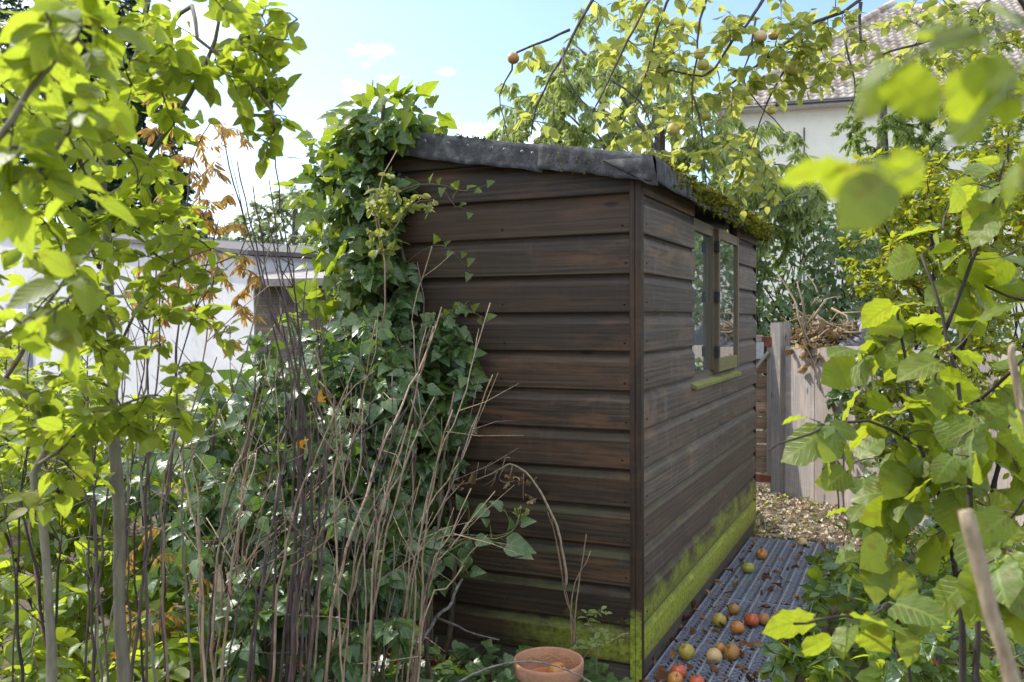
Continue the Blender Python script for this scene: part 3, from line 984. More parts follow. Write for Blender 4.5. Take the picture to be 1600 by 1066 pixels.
m.add(Vs, Ts, Us)
m.build('window_sill', M['sill'], shed, smooth=False)

# nail heads on the boards
nm = MB()
nm.lathe([(0.0, 0.002), (0.0035, 0.0018), (0.004, 0.0)], 8)
nmesh = nm.mesh('nail', M['iron'])
for z in Z0[1:13]:
    for x in (-0.035, -0.50):
        if z < 1.7:
            link('nail', nmesh, shed, mw=Matrix.Translation((x + random.uniform(-.01, .01), -0.0262, z + 0.03 + random.uniform(-.005, .005))) @ Matrix.Rotation(R(90), 4, 'X'))
    if z < 1.7:
        for y in (0.05, 2.40):
            link('nail', nmesh, shed, mw=Matrix.Translation((0.0262, y, z + 0.035)) @ Matrix.Rotation(R(90), 4, 'Y'))

# roof deck and felt
m = MB()
xa, xb, y0, y1 = -SW - 0.10, 0.076, -0.056, 2.70
for (za, zb, top) in ((0.0, -0.022, 0),):
    G = [[(x, y, roofz(x) - 0.004) for x in (xa, xb)] for y in (y0, y1)]
    G2 = [[(x, y, roofz(x) - 0.026) for x in (xa, xb)] for y in (y0, y1)]
c = [G[0][0], G[0][1], G[1][1], G[1][0], G2[0][0], G2[0][1], G2[1][1], G2[1][0]]
T = []
for q in ((0, 1, 2, 3), (4, 7, 6, 5), (0, 4, 5, 1), (1, 5, 6, 2), (2, 6, 7, 3), (3, 7, 4, 0)):
    T += [(q[0], q[1], q[2]), (q[0], q[2], q[3])]
m.add(c, T)
roof = m.build('roof_deck', M['inner'], shed, smooth=False)


def felt(name, line, drop, out, n=40, rows=7, wob=0.004, lip=0.10):
    """felt that lies on the deck edge, turns over it and hangs down as an apron; line(t) -> point on the edge, out = outward direction"""
    G = []
    ph = random.uniform(0, 9)
    out = np.array(out, float)
    for i, t in enumerate(np.linspace(0, 1, n)):
        pnt, inw = line(t)
        pnt, inw = np.array(pnt), np.array(inw)
        row = []
        row.append(pnt + inw * lip)
        row.append(pnt + inw * 0.012 + np.array((0, 0, 0.003)))
        row.append(pnt + out * 0.006)
        for j in range(1, rows):
            f = j / (rows - 1)
            d = drop * (1 + 0.025 * math.sin(t * 11 + ph) + 0.022 * math.sin(t * 37 + ph * 2))
            o = 0.010 + wob * (math.sin(t * 9 + ph + f) + 0.6 * math.sin(t * 23 + 2 * ph)) * f + 0.006 * f * f
            row.append(pnt + out * o + np.array((0, 0, -d * f)))
        G.append(row)
    m = MB()
    m.sheet(np.array(G))
    o = m.build(name, M['felt'], shed)
    s = o.modifiers.new('thickness', 'SOLIDIFY')
    s.thickness = 0.0025
    s.offset = 1.0
    return o


inY = np.array((0, 1, 0.0))
felt('roof_felt', lambda t: ((-SW - 0.10 + t * 0.88, y0 - 0.002, roofz(-SW - 0.10 + t * 0.88) + 0.004), inY), 0.095, (0, -1, 0), 40, 7, 0.002, 2.70)
felt('roof_felt', lambda t: ((-0.335 + t * 0.417, y0 - 0.006, roofz(-0.335 + t * 0.417) + 0.009), inY), 0.088, (0, -1, 0), 20, 7, 0.0025, 2.70)
felt('roof_felt', lambda t: ((xb + 0.004, y0 - 0.004 + t * 2.75, roofz(xb) + 0.006 - 0.006 * math.sin(t * 7)), np.array((-1, 0, 0.18))), 0.085, (1, 0, 0), 70, 7, 0.004, 0.12)
# the folded flap at the corner
m = MB()
z_ = roofz(0.08)
m.sheet([[(-0.09, -0.075, z_ + 0.005), (0.084, -0.079, z_ + 0.002)], [(-0.03, -0.082, z_ - 0.03), (0.092, -0.081, z_ - 0.04)], [(0.065, -0.082, z_ - 0.088), (0.098, -0.055, z_ - 0.093)]])
fl = m.build('corner_flap', M['felt'], shed)
s = fl.modifiers.new('thickness', 'SOLIDIFY')
s.thickness = 0.005
nm = MB()
nm.lathe([(0.0, 0.003), (0.005, 0.0025), (0.006, 0.0)], 10)
nmesh = nm.mesh('felt_nail', M['nail'])
for x in (-0.80, -0.70, -0.62, -0.52, -0.47, -0.40, -0.36):
    link('felt_nail', nmesh, shed, mw=Matrix.Translation((x, y0 - 0.0145, roofz(x) - 0.022 - random.uniform(0, .006))) @ Matrix.Rotation(R(90), 4, 'X'))


# moss on the felt
def tufts(mb, pts, nrm, k, ln):
    for p_ in pts:
        P_ = np.array(p_) + rng.normal(0, 0.004 if ln < 0.015 else 0.008, (k, 3)) * (np.array((1, 0.3, 1)) if ln < 0.015 else 1)
        D_ = np.array(nrm) + rng.normal(0, 0.6, (k, 3))
        mb.leaves(LF['scale'], P_, D_, rng.normal(size=(k, 3)), rng.uniform(ln * 0.5, ln, k))


mb = MB()
zt = roofz(xb)
for _ in range(620):                  # long fringe on the eaves side, thickest at the far end
    t = rng.random() ** 0.75
    y = y0 + 0.1 + t * 2.5
    h = rng.random() ** 1.6
    if rng.random() < 0.45 + 0.5 * math.sin(y * 4.2 + 1) * math.sin(y * 9.5):
        continue
    tufts(mb, [(xb + 0.017 + rng.normal(0, 0.003), y, zt - 0.078 * h)], (0.5, 0, -0.5), 9, 0.024 + 0.014 * t)
for _ in range(420):
    y = y0 + rng.random() * 2.72
    tufts(mb, [(xb - rng.random() ** 2 * 0.1, y, zt + 0.010)], (0.1, 0, 0.8), 6, 0.02)
for _ in range(260):                  # along the top of the front apron
    x = -0.84 + rng.random() * 0.9
    if math.sin(x * 17) + math.sin(x * 41) * 0.8 < 0.15:
        continue
    tufts(mb, [(x, y0 - 0.006, roofz(x) + 0.004 - rng.random() ** 3 * 0.03)], (0, -0.5, 0.5), 7, 0.013)
for _ in range(60):                   # dark green smear below the joint
    x = -0.20 + rng.normal(0, 0.055)
    tufts(mb, [(x, y0 - 0.021, roofz(x) - 0.02 - rng.random() * 0.06)], (0, -0.5, 0), 3, 0.010)
mb.build('moss', M['moss'], shed, kind='stuff')


# ================================================================== grid mat
def mat_tile_mesh():
    w, L, top, b = 0.478, 0.606, 0.020, 0.009
    mb = MB()
    nx = 9
    cw = w / nx
    for i in range(nx + 1):
        x = i * cw
        mb.box((x - 0.0036, 0, b), (x + 0.0036, L, top))
    ny = 18
    ch = L / ny
    for j in range(ny + 1):
        y = j * ch
        for i in range(nx):
            x = i * cw
            xs = [x, x + cw * 0.34, x + cw * 0.46, x + cw * 0.60, x + cw * 0.74, x + cw]
            ys = [y, y, y + ch * 0.5, y + ch * 0.5, y, y]
            if j in (0, ny):
                ys = [min(y, L)] * 6
            t = 0.0021
            G = []
            for q in range(6):
                G.append([(xs[q], ys[q] - t, b), (xs[q], ys[q] - t, top - 0.001), (xs[q], ys[q] + t, top - 0.001), (xs[q], ys[q] + t, b)])
            mb.sheet(np.array(G))
    return mb.mesh('mat_tile', M['mat'], False)


mat = thing('grid_mat', 'long black plastic grid mat laid beside the shed', 'mat', sh(0.028, 0, 0), TH)
tm = mat_tile_mesh()
for k in range(6):
    o = link('mat_tile', tm, mat, mw=Matrix.Translation((random.uniform(-0.002, 0.002), 2.29 - 0.61 * (k + 1), random.uniform(0, 0.002))))
m = MB()
m.box((-0.002, 2.29 - 0.61 * 6, 0.002), (0.480, 2.288, 0.006))  # dark sheet added under the ribs, stands for shade in the holes
m.build('hole_shade_sheet', M['iron'], mat, smooth=False)


# ================================================================== apples
def apple_mesh(name, mat, seed):
    r = random.Random(seed)
    f = r.uniform(0.86, 0.98)
    prof = []
    for k in range(15):
        a = math.pi * k / 14
        rad = math.sin(a) ** 0.92
        z = -math.cos(a) * f
        z += -0.34 * math.exp(-(rad / 0.27) ** 2) * (1 if z > 0 else -0.55)
        rad *= 1.0 + 0.07 * math.cos(a + math.pi) * -1
        prof.append((max(rad, 0.0005), z))
    m = MB()
    m.lathe(prof, 20, (0, 0, 0), r.uniform(0.01, 0.035))
    return m.mesh(name, mat)


st = MB()
st.tube([(0, 0, 0.52), (0.03, 0.01, 0.8), (0.12, 0.03, 1.08)], [0.045, 0.04, 0.05], 6)
stalk_mesh = st.mesh('stalk', M['stalk'])
APM = {k: [apple_mesh('apple', v, 7 * i + j) for j in range(2)] for i, (k, v) in enumerate(AP.items())}


def apple(p, r, kind, label, group, up=None, hang=False):
    me = APM[kind][random.randrange(2)]
    o = link('apple', me)
    q = Vector(up) if up else Vector((random.gauss(0, 0.5), random.gauss(0, 0.5), 0.9))
    rot = q.to_track_quat('Z', 'Y').to_matrix().to_4x4() @ Matrix.Rotation(random.uniform(0, 6.28), 4, 'Z')
    o.matrix_world = Matrix.Translation(p) @ rot @ Matrix.Scale(r, 4)
    tag(o, label, 'apple', group)
    link('stalk', stalk_mesh, o)
    return o


GM = 'apples fallen on the grid mat'
for (px, py, dpx, kind, lab) in [
        (1191, 865.5, 18, 'orange', 'orange brown apple nearest the far end of the mat'),
        (1170, 887, 20, 'green', 'green apple lying alone near the far end of the mat'),
        (1147, 952, 18, 'brown', 'bruised brown apple behind the half green one on the mat'),
        (1125, 969, 22, 'mixed', 'green and red apple close to the shed, mid mat'),
        (1153, 981, 22, 'orange', 'mottled orange apple just in front of the red one, mid mat'),
        (1175.5, 968.5, 24, 'red', 'big red apple touching a bruised apple, mid mat'),
        (1194, 967, 20, 'brown', 'russet brown apple beside the big red one on the mat'),
        (1220, 963, 21, 'brown', 'brown apple partly under a yellow leaf at the mat edge'),
        (1216.5, 988, 9, 'yellow', 'tiny yellow green windfall near the mat edge'),
        (1073, 1018.5, 26, 'mixed', 'speckled green apple against the shed base'),
        (1125, 1013, 18, 'orange', 'small orange apple behind two others, front of mat'),
        (1117, 1025, 25, 'pale', 'pinkish apple with stalk up at the front of mat'),
        (1144, 1018.5, 26, 'brown', 'wide brown apple with a yellow patch, front of mat'),
        (1061, 1050, 26, 'red', 'bright red apple by the shed corner'),
        (1056, 1062, 25, 'orange', 'orange brown apple in front of the bright red one'),
        (1090, 1066, 25, 'red', 'red and yellow apple cut by the lower picture edge'),
        (1254, 848, 17, 'pale', 'pale apple just beyond the far edge of the mat'),
        (1290, 957, 13, 'pale', 'pink apple among the leaves beside the mat')]:
    base = gnd(px, py + dpx * 0.5, 0.020 if px < 1250 else 0.0)
    d = (base - EYE).dot(_f)
    r = dpx / 2 / FPX * d
    apple(base + Vector((0, r * 0.35, r * 0.9)), r, kind, lab, GM)
GL_ = 'apples fallen in the leaf litter'
for (px, py, dpx, kind, lab) in [
        (645, 1026, 20, 'yellow', 'yellow green apple under the ivy at the shed foot'),
        (669, 1009, 22, 'brown', 'rotten tan apple under the dark fallen branch'),
        (710, 1034, 25, 'yellow', 'tan apple with split skin among the ivy left of the pot'),
        (651, 1058, 27, 'orange', 'brown decaying apple low in the litter'),
        (731, 1064, 18, 'yellow', 'yellow apple peeping out beside the terracotta pot'),
        (503, 1043, 22, 'green', 'yellow green apple lying among the bare canes'),
        (645, 988, 15, 'red', 'red apple deep in the litter behind the ivy'),
        (767, 1052, 14, 'yellow', 'bright yellow apple piece beneath the grey twig')]:
    base = gnd(px, py + dpx * 0.5, 0.0)
    d = (base - EYE).dot(_f)
    r = dpx / 2 / FPX * d
    apple(base + Vector((0, r * 0.3, r * 0.8)), r, kind, lab, GL_)

# ================================================================== terracotta pot
pc = at(857, 1030, 2.62)
PZ = pc.z
pot = thing('terracotta_pot', 'round terracotta pot with a second pot nested inside', 'pot', (pc.x, pc.y, 0))
m = MB()
m.lathe([(0.02, 0.004), (0.070, 0.0), (0.090, PZ * 0.75), (0.0925, PZ - 0.048), (0.097, PZ - 0.048), (0.1015, PZ - 0.040), (0.1045, PZ - 0.008), (0.103, PZ - 0.001), (0.099, PZ), (0.0955, PZ - 0.004), (0.0915, PZ - 0.05), (0.080, 0.05), (0.02, 0.04)], 40)
m.build('outer_pot', M['pot'], pot)
m = MB()
iz = PZ - 0.055
m.lathe([(0.02, 0.06), (0.060, 0.06), (0.078, iz - 0.03), (0.082, iz - 0.006), (0.078, iz), (0.073, iz - 0.004), (0.066, iz - 0.05), (0.01, iz - 0.055)], 32, (0.004, 0.004, 0))
m.build('inner_pot', M['pot_in'], pot)
m = MB()
for ph, amp in ((0.0, 0.006), (0.9, 0.007), (2.0, 0.005)):
    aa = np.linspace(0.35, 2.9, 70)
    rr = 0.0929
    zz = PZ - 0.026 + amp * np.sin(aa * 9 + ph) - 0.003 * ph
    rr = 0.0955 - (PZ - 0.004 - zz) / 0.046 * 0.004 - 0.0006
    m.tube(np.stack([rr * np.cos(aa), rr * np.sin(aa), zz], 1), 0.0009, 4)
m.build('scratched_line', M['chalk'], pot)
apple(Vector((pc.x + 0.028, pc.y + 0.03, PZ - 0.050)), 0.030, 'orange', 'mouldy orange apple sitting inside the terracotta pot', 'apples fallen in the leaf litter')
m = MB()
pts = [at(690, 1085, 2.42), at(735, 1056, 2.42), at(790, 1037, 2.44), at(850, 1036, 2.46), at(905, 1056, 2.44), at(950, 1085, 2.40)]
m.tube(smooth_line(pts, 0.03), np.linspace(0.0035, 0.0022, len(smooth_line(pts, 0.03))), 6)
tag(m.build('fallen_twig', M['bark_grey']), 'bent grey twig arching across the terracotta pot', 'twig')

# ================================================================== fence, gate and what lies behind
F0 = Vector((1.985, 6.62, 0))
FD = Vector((0.43, -0.90, 0)).normalized()
fa = math.atan2(FD.y, FD.x)
fence = thing('board_fence', 'bleached pale wooden fence of wide upright boards', 'fence', F0, fa)
x = 0.085
k = 0
while x < 3.4:
    w = [0.30, 0.27, 0.31, 0.25][k % 4]
    m = MB()
    h = 1.10 + random.uniform(-0.012, 0.012)
    m.box((x, -0.012, -0.03), (x + w - 0.006, 0.012 + random.uniform(0, .003), h), 2)
    m.build('plank', M['fence'], fence, smooth=False)
    x += w
    k += 1
m = MB()
m.box((-0.02, -0.055, -0.05), (0.082, 0.045, 1.27), 2)
m.build('post', M['post'], fence, smooth=False)
m = MB()
m.box((0.05, 0.02, 0.25), (3.4, 0.06, 0.33))
m.box((0.05, 0.02, 0.85), (3.4, 0.06, 0.93))
m.build('rail', M['post'], fence, smooth=False)

G0 = at(1213, 700, 6.66)
G0.z = 0
ga = math.atan2(-CX.y, -CX.x)
gate = thing('garden_gate', 'weathered gate of rough horizontal boards in a rusty frame', 'gate', G0, ga)
z = 0.14
for k in range(9):
    h = random.uniform(0.095, 0.112)
    m = MB()
    segs = 6
    G = []
    for s in np.linspace(0.055, 0.95, segs):
        a_, b_ = z + random.uniform(-.006, .006), z + h - 0.006 + random.uniform(-.006, .006)
        y_ = random.uniform(-0.004, 0.004)
        G.append([(s, 0.0, a_), (s, 0.016 + y_, a_ + 0.004), (s, 0.020 + y_, (a_ + b_) / 2), (s, 0.012 + y_, b_), (s, 0.0, b_)])
    G = np.array(G)
    m.sheet(G, G[..., [0, 2]])
    m.build('plank', M['gate'], gate, smooth=False)
    z += h + 0.004
m = MB()
m.box((0.0, 0.004, 0.10), (0.064, 0.048, 1.115), 2)
m.build('stile', M['post'], gate, smooth=False)
m = MB()
m.box((-0.01, -0.02, 0.075), (0.95, 0.05, 0.125))
m.build('bottom_rail', M['rust'], gate, smooth=False)
m = MB()
m.box((-0.035, -0.02, 1.09), (0.10, 0.052, 1.165))
m.build('latch_plate', M['rust'], gate, smooth=False)
m = MB()
m.box((0.10, -0.02, 1.13), (0.95, 0.046, 1.175))
m.build('top_rail', M['post'], gate, smooth=False)
m = MB()
m.box((0.085, 0.047, 1.00), (0.155, 0.056, 1.125))
m.box((0.10, 0.047, 1.06), (0.40, 0.058, 1.105))
m.build('hinge_strap', M['greymetal'], gate, smooth=False)
m = MB()
m.tube([(0.05, 0.056, 1.05), (0.24, 0.058, 0.80)], 0.014, 6)
m.build('brace', M['post'], gate, smooth=False)

# dead wood and a sheet lying behind the fence
hp = at(1300, 505, 6.5)
mb = MB()
for _ in range(170):
    c_ = ball(1, (hp.x + 0.40, hp.y + 0.35, 0.75), (0.24, 0.3, 0.5))[0]
    d_ = unit(rng.normal(size=3) * np.array((1, 1, 0.5)))
    ln = rng.uniform(0.15, 0.5)
    mb.tube([c_ - d_ * ln / 2, c_ + rng.normal(0, 0.03, 3), c_ + d_ * ln / 2], [0.008, 0.007, 0.003], 5)
for _ in range(60):
    c_ = ball(1, (hp.x + 0.06, hp.y + 0.15, 1.20), (0.30, 0.25, 0.09))[0]
    d_ = unit(rng.normal(size=3) * np.array((1, 1, 0.35)))
    ln = rng.uniform(0.15, 0.45)
    mb.tube([c_ - d_ * ln / 2, c_ + rng.normal(0, 0.03, 3), c_ + d_ * ln / 2], [0.009, 0.007, 0.003], 5)
heap = tag(mb.build('brush_heap', M['cane_dead']), 'heap of dead branches and dry leaves behind the pale fence', 'brush heap')
mb = MB()
n_ = 200
mb.leaves(LF['dry'], ball(n_, (hp.x + 0.05, hp.y + 0.1, 1.17), (0.36, 0.25, 0.08)), rng.normal(size=(n_, 3)), rng.normal(size=(n_, 3)), rng.uniform(0.04, 0.08, n_))
n_ = 40
fp = np.array(F0 + FD * 0.33)
mb.leaves(LF['dry'], fp + rng.normal(0, 1, (n_, 3)) * np.array((0.05, 0.07, 0.05)) + np.array((0, 0, 1.08)), rng.normal(size=(n_, 3)) - np.array((0, 0, 1)), rng.normal(size=(n_, 3)), rng.uniform(0.05, 0.09, n_))
dl = mb.build('dry_leaves', M['leaf_tan'], heap, kind='stuff')
mb = MB()
for (pts, r0) in (([at(1268, 545, 6.3), at(1250, 500, 6.3), at(1236, 462, 6.4), at(1215, 430, 6.5)], 0.012), ([at(1262, 520, 6.3), at(1252, 470, 6.3), at(1245, 440, 6.4)], 0.010),
                  ([at(1270, 500, 6.3), at(1290, 470, 6.3), at(1315, 465, 6.3)], 0.010), ([at(1255, 540, 6.25), at(1270, 560, 6.2), at(1283, 610, 6.1)], 0.006), ([at(1268, 480, 6.3), at(1278, 455, 6.3), at(1262, 430, 6.4)], 0.008)):
    L = smooth_line(pts, 0.05, 0.004)
    mb.tube(L, np.linspace(r0, r0 * 0.4, len(L)), 5)
mb.build('branch', M['cane_dead'], heap)
tp_ = at(1330, 507, 6.2)
G = []
for i in range(14):
    row = []
    for j in range(18):
        a_ = j / 17 * math.pi * 2
        el = i / 13 * math.pi / 2
        rr = (1 + 0.16 * math.sin(3 * a_ + 5 * el) + 0.10 * math.sin(7 * a_ + 1)) if j not in (0, 17) else 1.1
        row.append((tp_.x + 0.05 + 0.26 * rr * math.cos(a_) * math.cos(el) + 0.12, tp_.y + 0.25 + 0.22 * rr * math.sin(a_) * math.cos(el), 1.02 + 0.20 * math.sin(el) * rr * (1 - 0.25 * math.cos(a_ * 2)) - 0.35 * (1 - el / 1.571) ** 3))
    G.append(row)
mb = MB()
mb.sheet(np.array(G))
tag(mb.build('plastic_sheet', M['tarp']), 'crumpled dark plastic sheet over the heap behind the fence', 'plastic sheet')


# ================================================================== house with tiled roof
HD = 22.0
he0 = at(1128, 166, HD)
hz = he0.z
hdir = Vector((3.3, -0.95, 0)).normalized()
hrz = math.atan2(hdir.y, hdir.x)
house = thing('house', 'cream rendered house with clay tiled hip roof and black gutter', 'house', (he0.x, he0.y, 0), hrz)
m = MB()
m.box((0.25, 0.35, -0.1), (13, 9, hz - 0.05))
m.build('wall', M['render_wall'], house, smooth=False)
m = MB()
m.box((-0.02, -0.02, hz - 0.14), (13.2, 0.5, hz - 0.02))
m.box((-0.02, 0.5, hz - 0.14), (0.4, 9.0, hz - 0.02))
m.build('soffit', M['white'], house, smooth=False)
m = MB()
aa = np.linspace(math.pi, 2 * math.pi, 9)
ga_ = [[(x_, -0.07 + 0.075 * math.cos(a_), hz - 0.02 + 0.085 * math.sin(a_)) for a_ in aa] for x_ in (1.3, 13.2)]
m.sheet(np.array(ga_))
m.box((1.28, -0.15, hz - 0.11), (1.31, 0.01, hz - 0.015))
gt = m.build('gutter', M['gutter'], house)
s = gt.modifiers.new('thickness', 'SOLIDIFY')
s.thickness = 0.012
m = MB()
m.tube([(1.95, 0.28, hz - 0.6), (1.95, 0.30, 4.2), (1.96, 0.30, 0.5)], 0.018, 6)
m.build('cable', M['gutter'], house)
# roof planes (front slope, hip slope)
rp = R(38)
run = 4.6
m = MB()
zt_ = hz + math.tan(rp) * run
c_ = [(-0.15, -0.15, hz - 0.08), (13.2, -0.15, hz - 0.08), (13.2, run, zt_ - 0.06), (run, run, zt_ - 0.06), (-0.15, 9.2, hz - 0.08), (run, 9.2 - run, zt_ - 0.06)]
m.add(c_, [(0, 1, 2), (0, 2, 3), (0, 3, 5), (0, 5, 4)])
m.build('roof', M['tile'], house, smooth=False)
# tiles: an S-shaped sheet each
tw_, tl = 0.20, 0.21


def tile_tmpl():
    xs = np.linspace(0, tw_ * 1.04, 9)
    zz = 0.022 * np.sin(xs / tw_ * 2 * math.pi)
    G = []
    for (yy, dz) in ((0.0, -0.018), (0.0, 0.004), (tl * 1.15, -0.020)):
        G.append(np.stack([xs, np.full_like(xs, yy), zz + dz], 1))
    m = MB()
    m.sheet(np.array(G))
    return np.vstack(m.V), np.vstack(m.T), np.vstack(m.U)


tv, tt_, tu = tile_tmpl()
tmesh = raw_mesh('roof_tile', tv, tt_, tu, M['tile'])
slope = Matrix.Rotation(rp, 4, 'X')
cand = []
for j in range(26):
    dist = j * tl
    yy, zz = -0.12 + dist * math.cos(rp), hz - 0.02 + dist * math.sin(rp)
    for i in range(62):
        x_ = i * tw_
        if x_ + tw_ * 0.4 < yy:
            continue
        mw = Matrix.Translation((x_, yy, zz + random.uniform(-.004, .004))) @ slope @ Matrix.Rotation(random.gauss(0, 0.012), 4, 'Z')
        wp = house.matrix_basis @ Vector((x_, yy, zz))
        wp = Matrix.Rotation(hrz, 4, 'Z') @ Vector((x_, yy, zz)) + Vector((he0.x, he0.y, 0))
        px, py, d_ = project(np.array([tuple(wp)]))
        cand.append((0 if (1110 < px[0] < 1460 and -10 < py[0] < 175) else 1, d_[0], mw))
cand.sort(key=lambda c: (c[0], c[1]))
mb = MB()
for k, (_, _, mw) in enumerate(cand):
    if k < 300:
        link('roof_tile', tmesh, house, mw=mw)
    else:
        Mn = np.array(mw)
        mb.add(tv @ Mn[:3, :3].T + Mn[:3, 3], tt_, tu)
mb.build('more_roof_tiles', M['tile'], house, kind='stuff')
hm = MB()
for k in range(22):
    f = k / 22 * run
    hm.tube([(f - 0.15, f - 0.15, hz - 0.02 + f * math.tan(rp)), (f + 0.12, f + 0.12, hz + 0.03 + (f + .2) * math.tan(rp))], [0.10, 0.085], 8)
hm.build('hip_tiles', M['tile'], house, kind='stuff')

# ================================================================== white wall and neighbouring low shed at the far side
w0, w1 = Vector((-8.0, 13.4, 0)), Vector((-1.86, 6.4, 0))
wd = (w1 - w0)
wa = math.atan2(wd.y, wd.x)
wl_ = wd.length
garage = thing('garage', 'white painted garage side wall behind the yellow green sapling', 'garage', w0, wa)
m = MB()
GZ0, GZ1 = 2.74, 1.77


def slab(x0, x1, ya, yb, za, zb, zc, zd):
    """a block whose lower and upper faces follow the falling roof line"""
    c8 = [(x0, ya, za), (x1, ya, zb), (x1, yb, zb), (x0, yb, za), (x0, ya, zc), (x1, ya, zd), (x1, yb, zd), (x0, yb, zc)]
    t8 = []
    for q in ((0, 3, 2, 1), (4, 5, 6, 7), (0, 1, 5, 4), (1, 2, 6, 5), (2, 3, 7, 6), (3, 0, 4, 7)):
        t8 += [(q[0], q[1], q[2]), (q[0], q[2], q[3])]
    mm = MB()
    mm.add(c8, t8)
    return mm


slab(0, wl_, 0, 3.2, -0.05, -0.05, GZ0, GZ1).build('wall', M['white'], garage, smooth=False)
slab(-0.03, wl_ + 0.06, -0.07, 3.25, GZ0 + 0.003, GZ1 + 0.003, GZ0 + 0.035, GZ1 + 0.035).build('coping', M['coping'], garage, smooth=False)
m = MB()
m.box((1.75, -0.04, 0.55), (3.0, 0.02, 1.55))
wf = m.build('window_frame', M['bluegrey'], garage, smooth=False)
m = MB()
m.box((1.83, -0.046, 0.63), (2.92, -0.041, 1.47))
m.build('pane', mg, wf, smooth=False)

ls = thing('low_outbuilding', 'low brown outbuilding with sloping grey felt roof beyond the ivy', 'outbuilding', at(399, 520, 6.15).to_2d().to_3d(), R(8))
m = MB()
for k in range(8):
    m.box((0.0, 0.0, -0.05 + k * 0.2), (1.9, 0.03, -0.05 + k * 0.2 + 0.192))
m.build('board_wall', M['brownwood'], ls, smooth=False)
m = MB()
m.add([(-0.02, -0.22, 1.58), (2.1, -0.22, 1.62), (2.1, 1.6, 1.90), (-0.02, 1.6, 1.83), (-0.02, -0.22, 1.53), (2.1, -0.22, 1.57), (2.1, 1.6, 1.85), (-0.02, 1.6, 1.78)],
      [(0, 1, 2), (0, 2, 3), (4, 6, 5), (4, 7, 6), (0, 4, 5), (0, 5, 1), (1, 5, 6), (1, 6, 2), (2, 6, 7), (2, 7, 3), (3, 7, 4), (3, 4, 0)])
m.build('roof', M['greyroof'], ls, smooth=False)


# ================================================================== background trees
def tree(name, label, base, h, r, vols, leaf, leafm, size, per, bark, group=None, twig_r=0.012, droop=0.3, singles=0, maxtwig=0.9, bias=(0, 0, 0.6), spread=0.6, limbs=7, minpx=9, keep=None):
    b = Vector(base)
    stems = [([b, b + Vector((0.05, 0.05, h * 0.35)), b + Vector((-0.04, 0, h * 0.7)), b + Vector((0, 0.05, h))], r, r * 0.25)]
    for i in range(limbs):
        c_, rr, _ = vols[i % len(vols)]
        tgt = ball(1, c_, np.asarray(rr) * 0.75)[0]
        z = b.z + h * random.uniform(0.35, 0.85)
        s_ = Vector((b.x, b.y, min(z, tgt[2])))
        mid = (s_ + Vector(tgt)) / 2 + Vector((0, 0, 0.15))
        stems.append(([s_, mid, Vector(tgt)], r * 0.45, r * 0.1))
    return plant(name, label, 'tree', b, stems, vols, leaf, leafm, size, per, M[bark], M[bark], twig_r, droop, bias, spread, singles, group, 'trunk', 0.15, 0.2, maxtwig, 8, 0.01, keep=keep, minpx=minpx)


c_ = at(170, 210, 15.0)
tree('yew_tree', 'dark green yew tree rising behind the white garage wall', (c_.x, c_.y, 0), 5.4, 0.22,
     [((c_.x, c_.y, 4.2), (1.3, 1.2, 2.4), 560), ((c_.x + 0.15, c_.y, 2.6), (1.6, 1.2, 1.2), 280), ((c_.x - 0.2, c_.y, 6.3), (0.8, 0.8, 1.1), 140)], 'elliptic', M['leaf_yew'], (0.10, 0.18), 18, 'bark_dark', maxtwig=0.7)
c_ = at(10, 60, 17.0)
tree('yew_tree', 'second dark conifer half hidden at the upper left corner', (c_.x, c_.y, 0), 6.0, 0.2,
     [((c_.x, c_.y, 6.0), (1.4, 1.2, 2.0), 320)], 'elliptic', M['leaf_yew'], (0.09, 0.16), 14, 'bark_dark', maxtwig=0.7)
c_ = at(462, 330, 16.0)
tree('pale_tree', 'pale sunlit feathery tree beyond the low grey roof', (c_.x, c_.y, 0), 3.6, 0.13,
     [((c_.x, c_.y, 2.6), (1.2, 1.0, 1.15), 420), ((c_.x + 0.7, c_.y, 2.2), (0.9, 0.8, 0.9), 200), ((c_.x - 1.3, c_.y, 2.2), (1.0, 0.8, 0.9), 200)], 'elliptic', M['leaf_pale'], (0.07, 0.12), 14, 'bark_grey', maxtwig=0.8)
c_ = at(980, 210, 8.6)
cherry = tree('cherry_tree', 'pale green cherry tree with drooping narrow leaves behind the shed', (c_.x + 0.35, c_.y, 0), 3.5, 0.09,
     [((c_.x, c_.y, 3.15), (1.15, 0.9, 0.85), 360), ((c_.x - 0.75, c_.y - 0.1, 3.05), (0.7, 0.6, 0.75), 150), ((c_.x + 0.95, c_.y - 0.3, 2.45), (0.85, 0.7, 0.8), 260), ((c_.x - 0.2, c_.y, 3.95), (0.7, 0.6, 0.45), 60), ((c_.x + 1.25, c_.y - 0.5, 2.35), (0.5, 0.5, 0.35), 70)],
     'lance', M['leaf_cherry'], (0.075, 0.125), 25, 'bark_grey', singles=300, droop=1.0, maxtwig=0.5, twig_r=0.008, limbs=12)
c_ = at(1385, 200, 9.0)
tree('feathery_conifer', 'pale green feathery conifer in front of the house wall', (c_.x, c_.y, 0), 3.9, 0.1,
     [((c_.x, c_.y, 3.1), (0.50, 0.6, 0.9), 240), ((c_.x + 0.75, c_.y, 3.3), (0.65, 0.7, 1.2), 300), ((c_.x + 0.2, c_.y, 2.2), (0.7, 0.6, 0.6), 160)], 'lance', M['leaf_conifer'], (0.045, 0.08), 44, 'bark_grey', droop=0.55, maxtwig=0.5, twig_r=0.006, limbs=10)


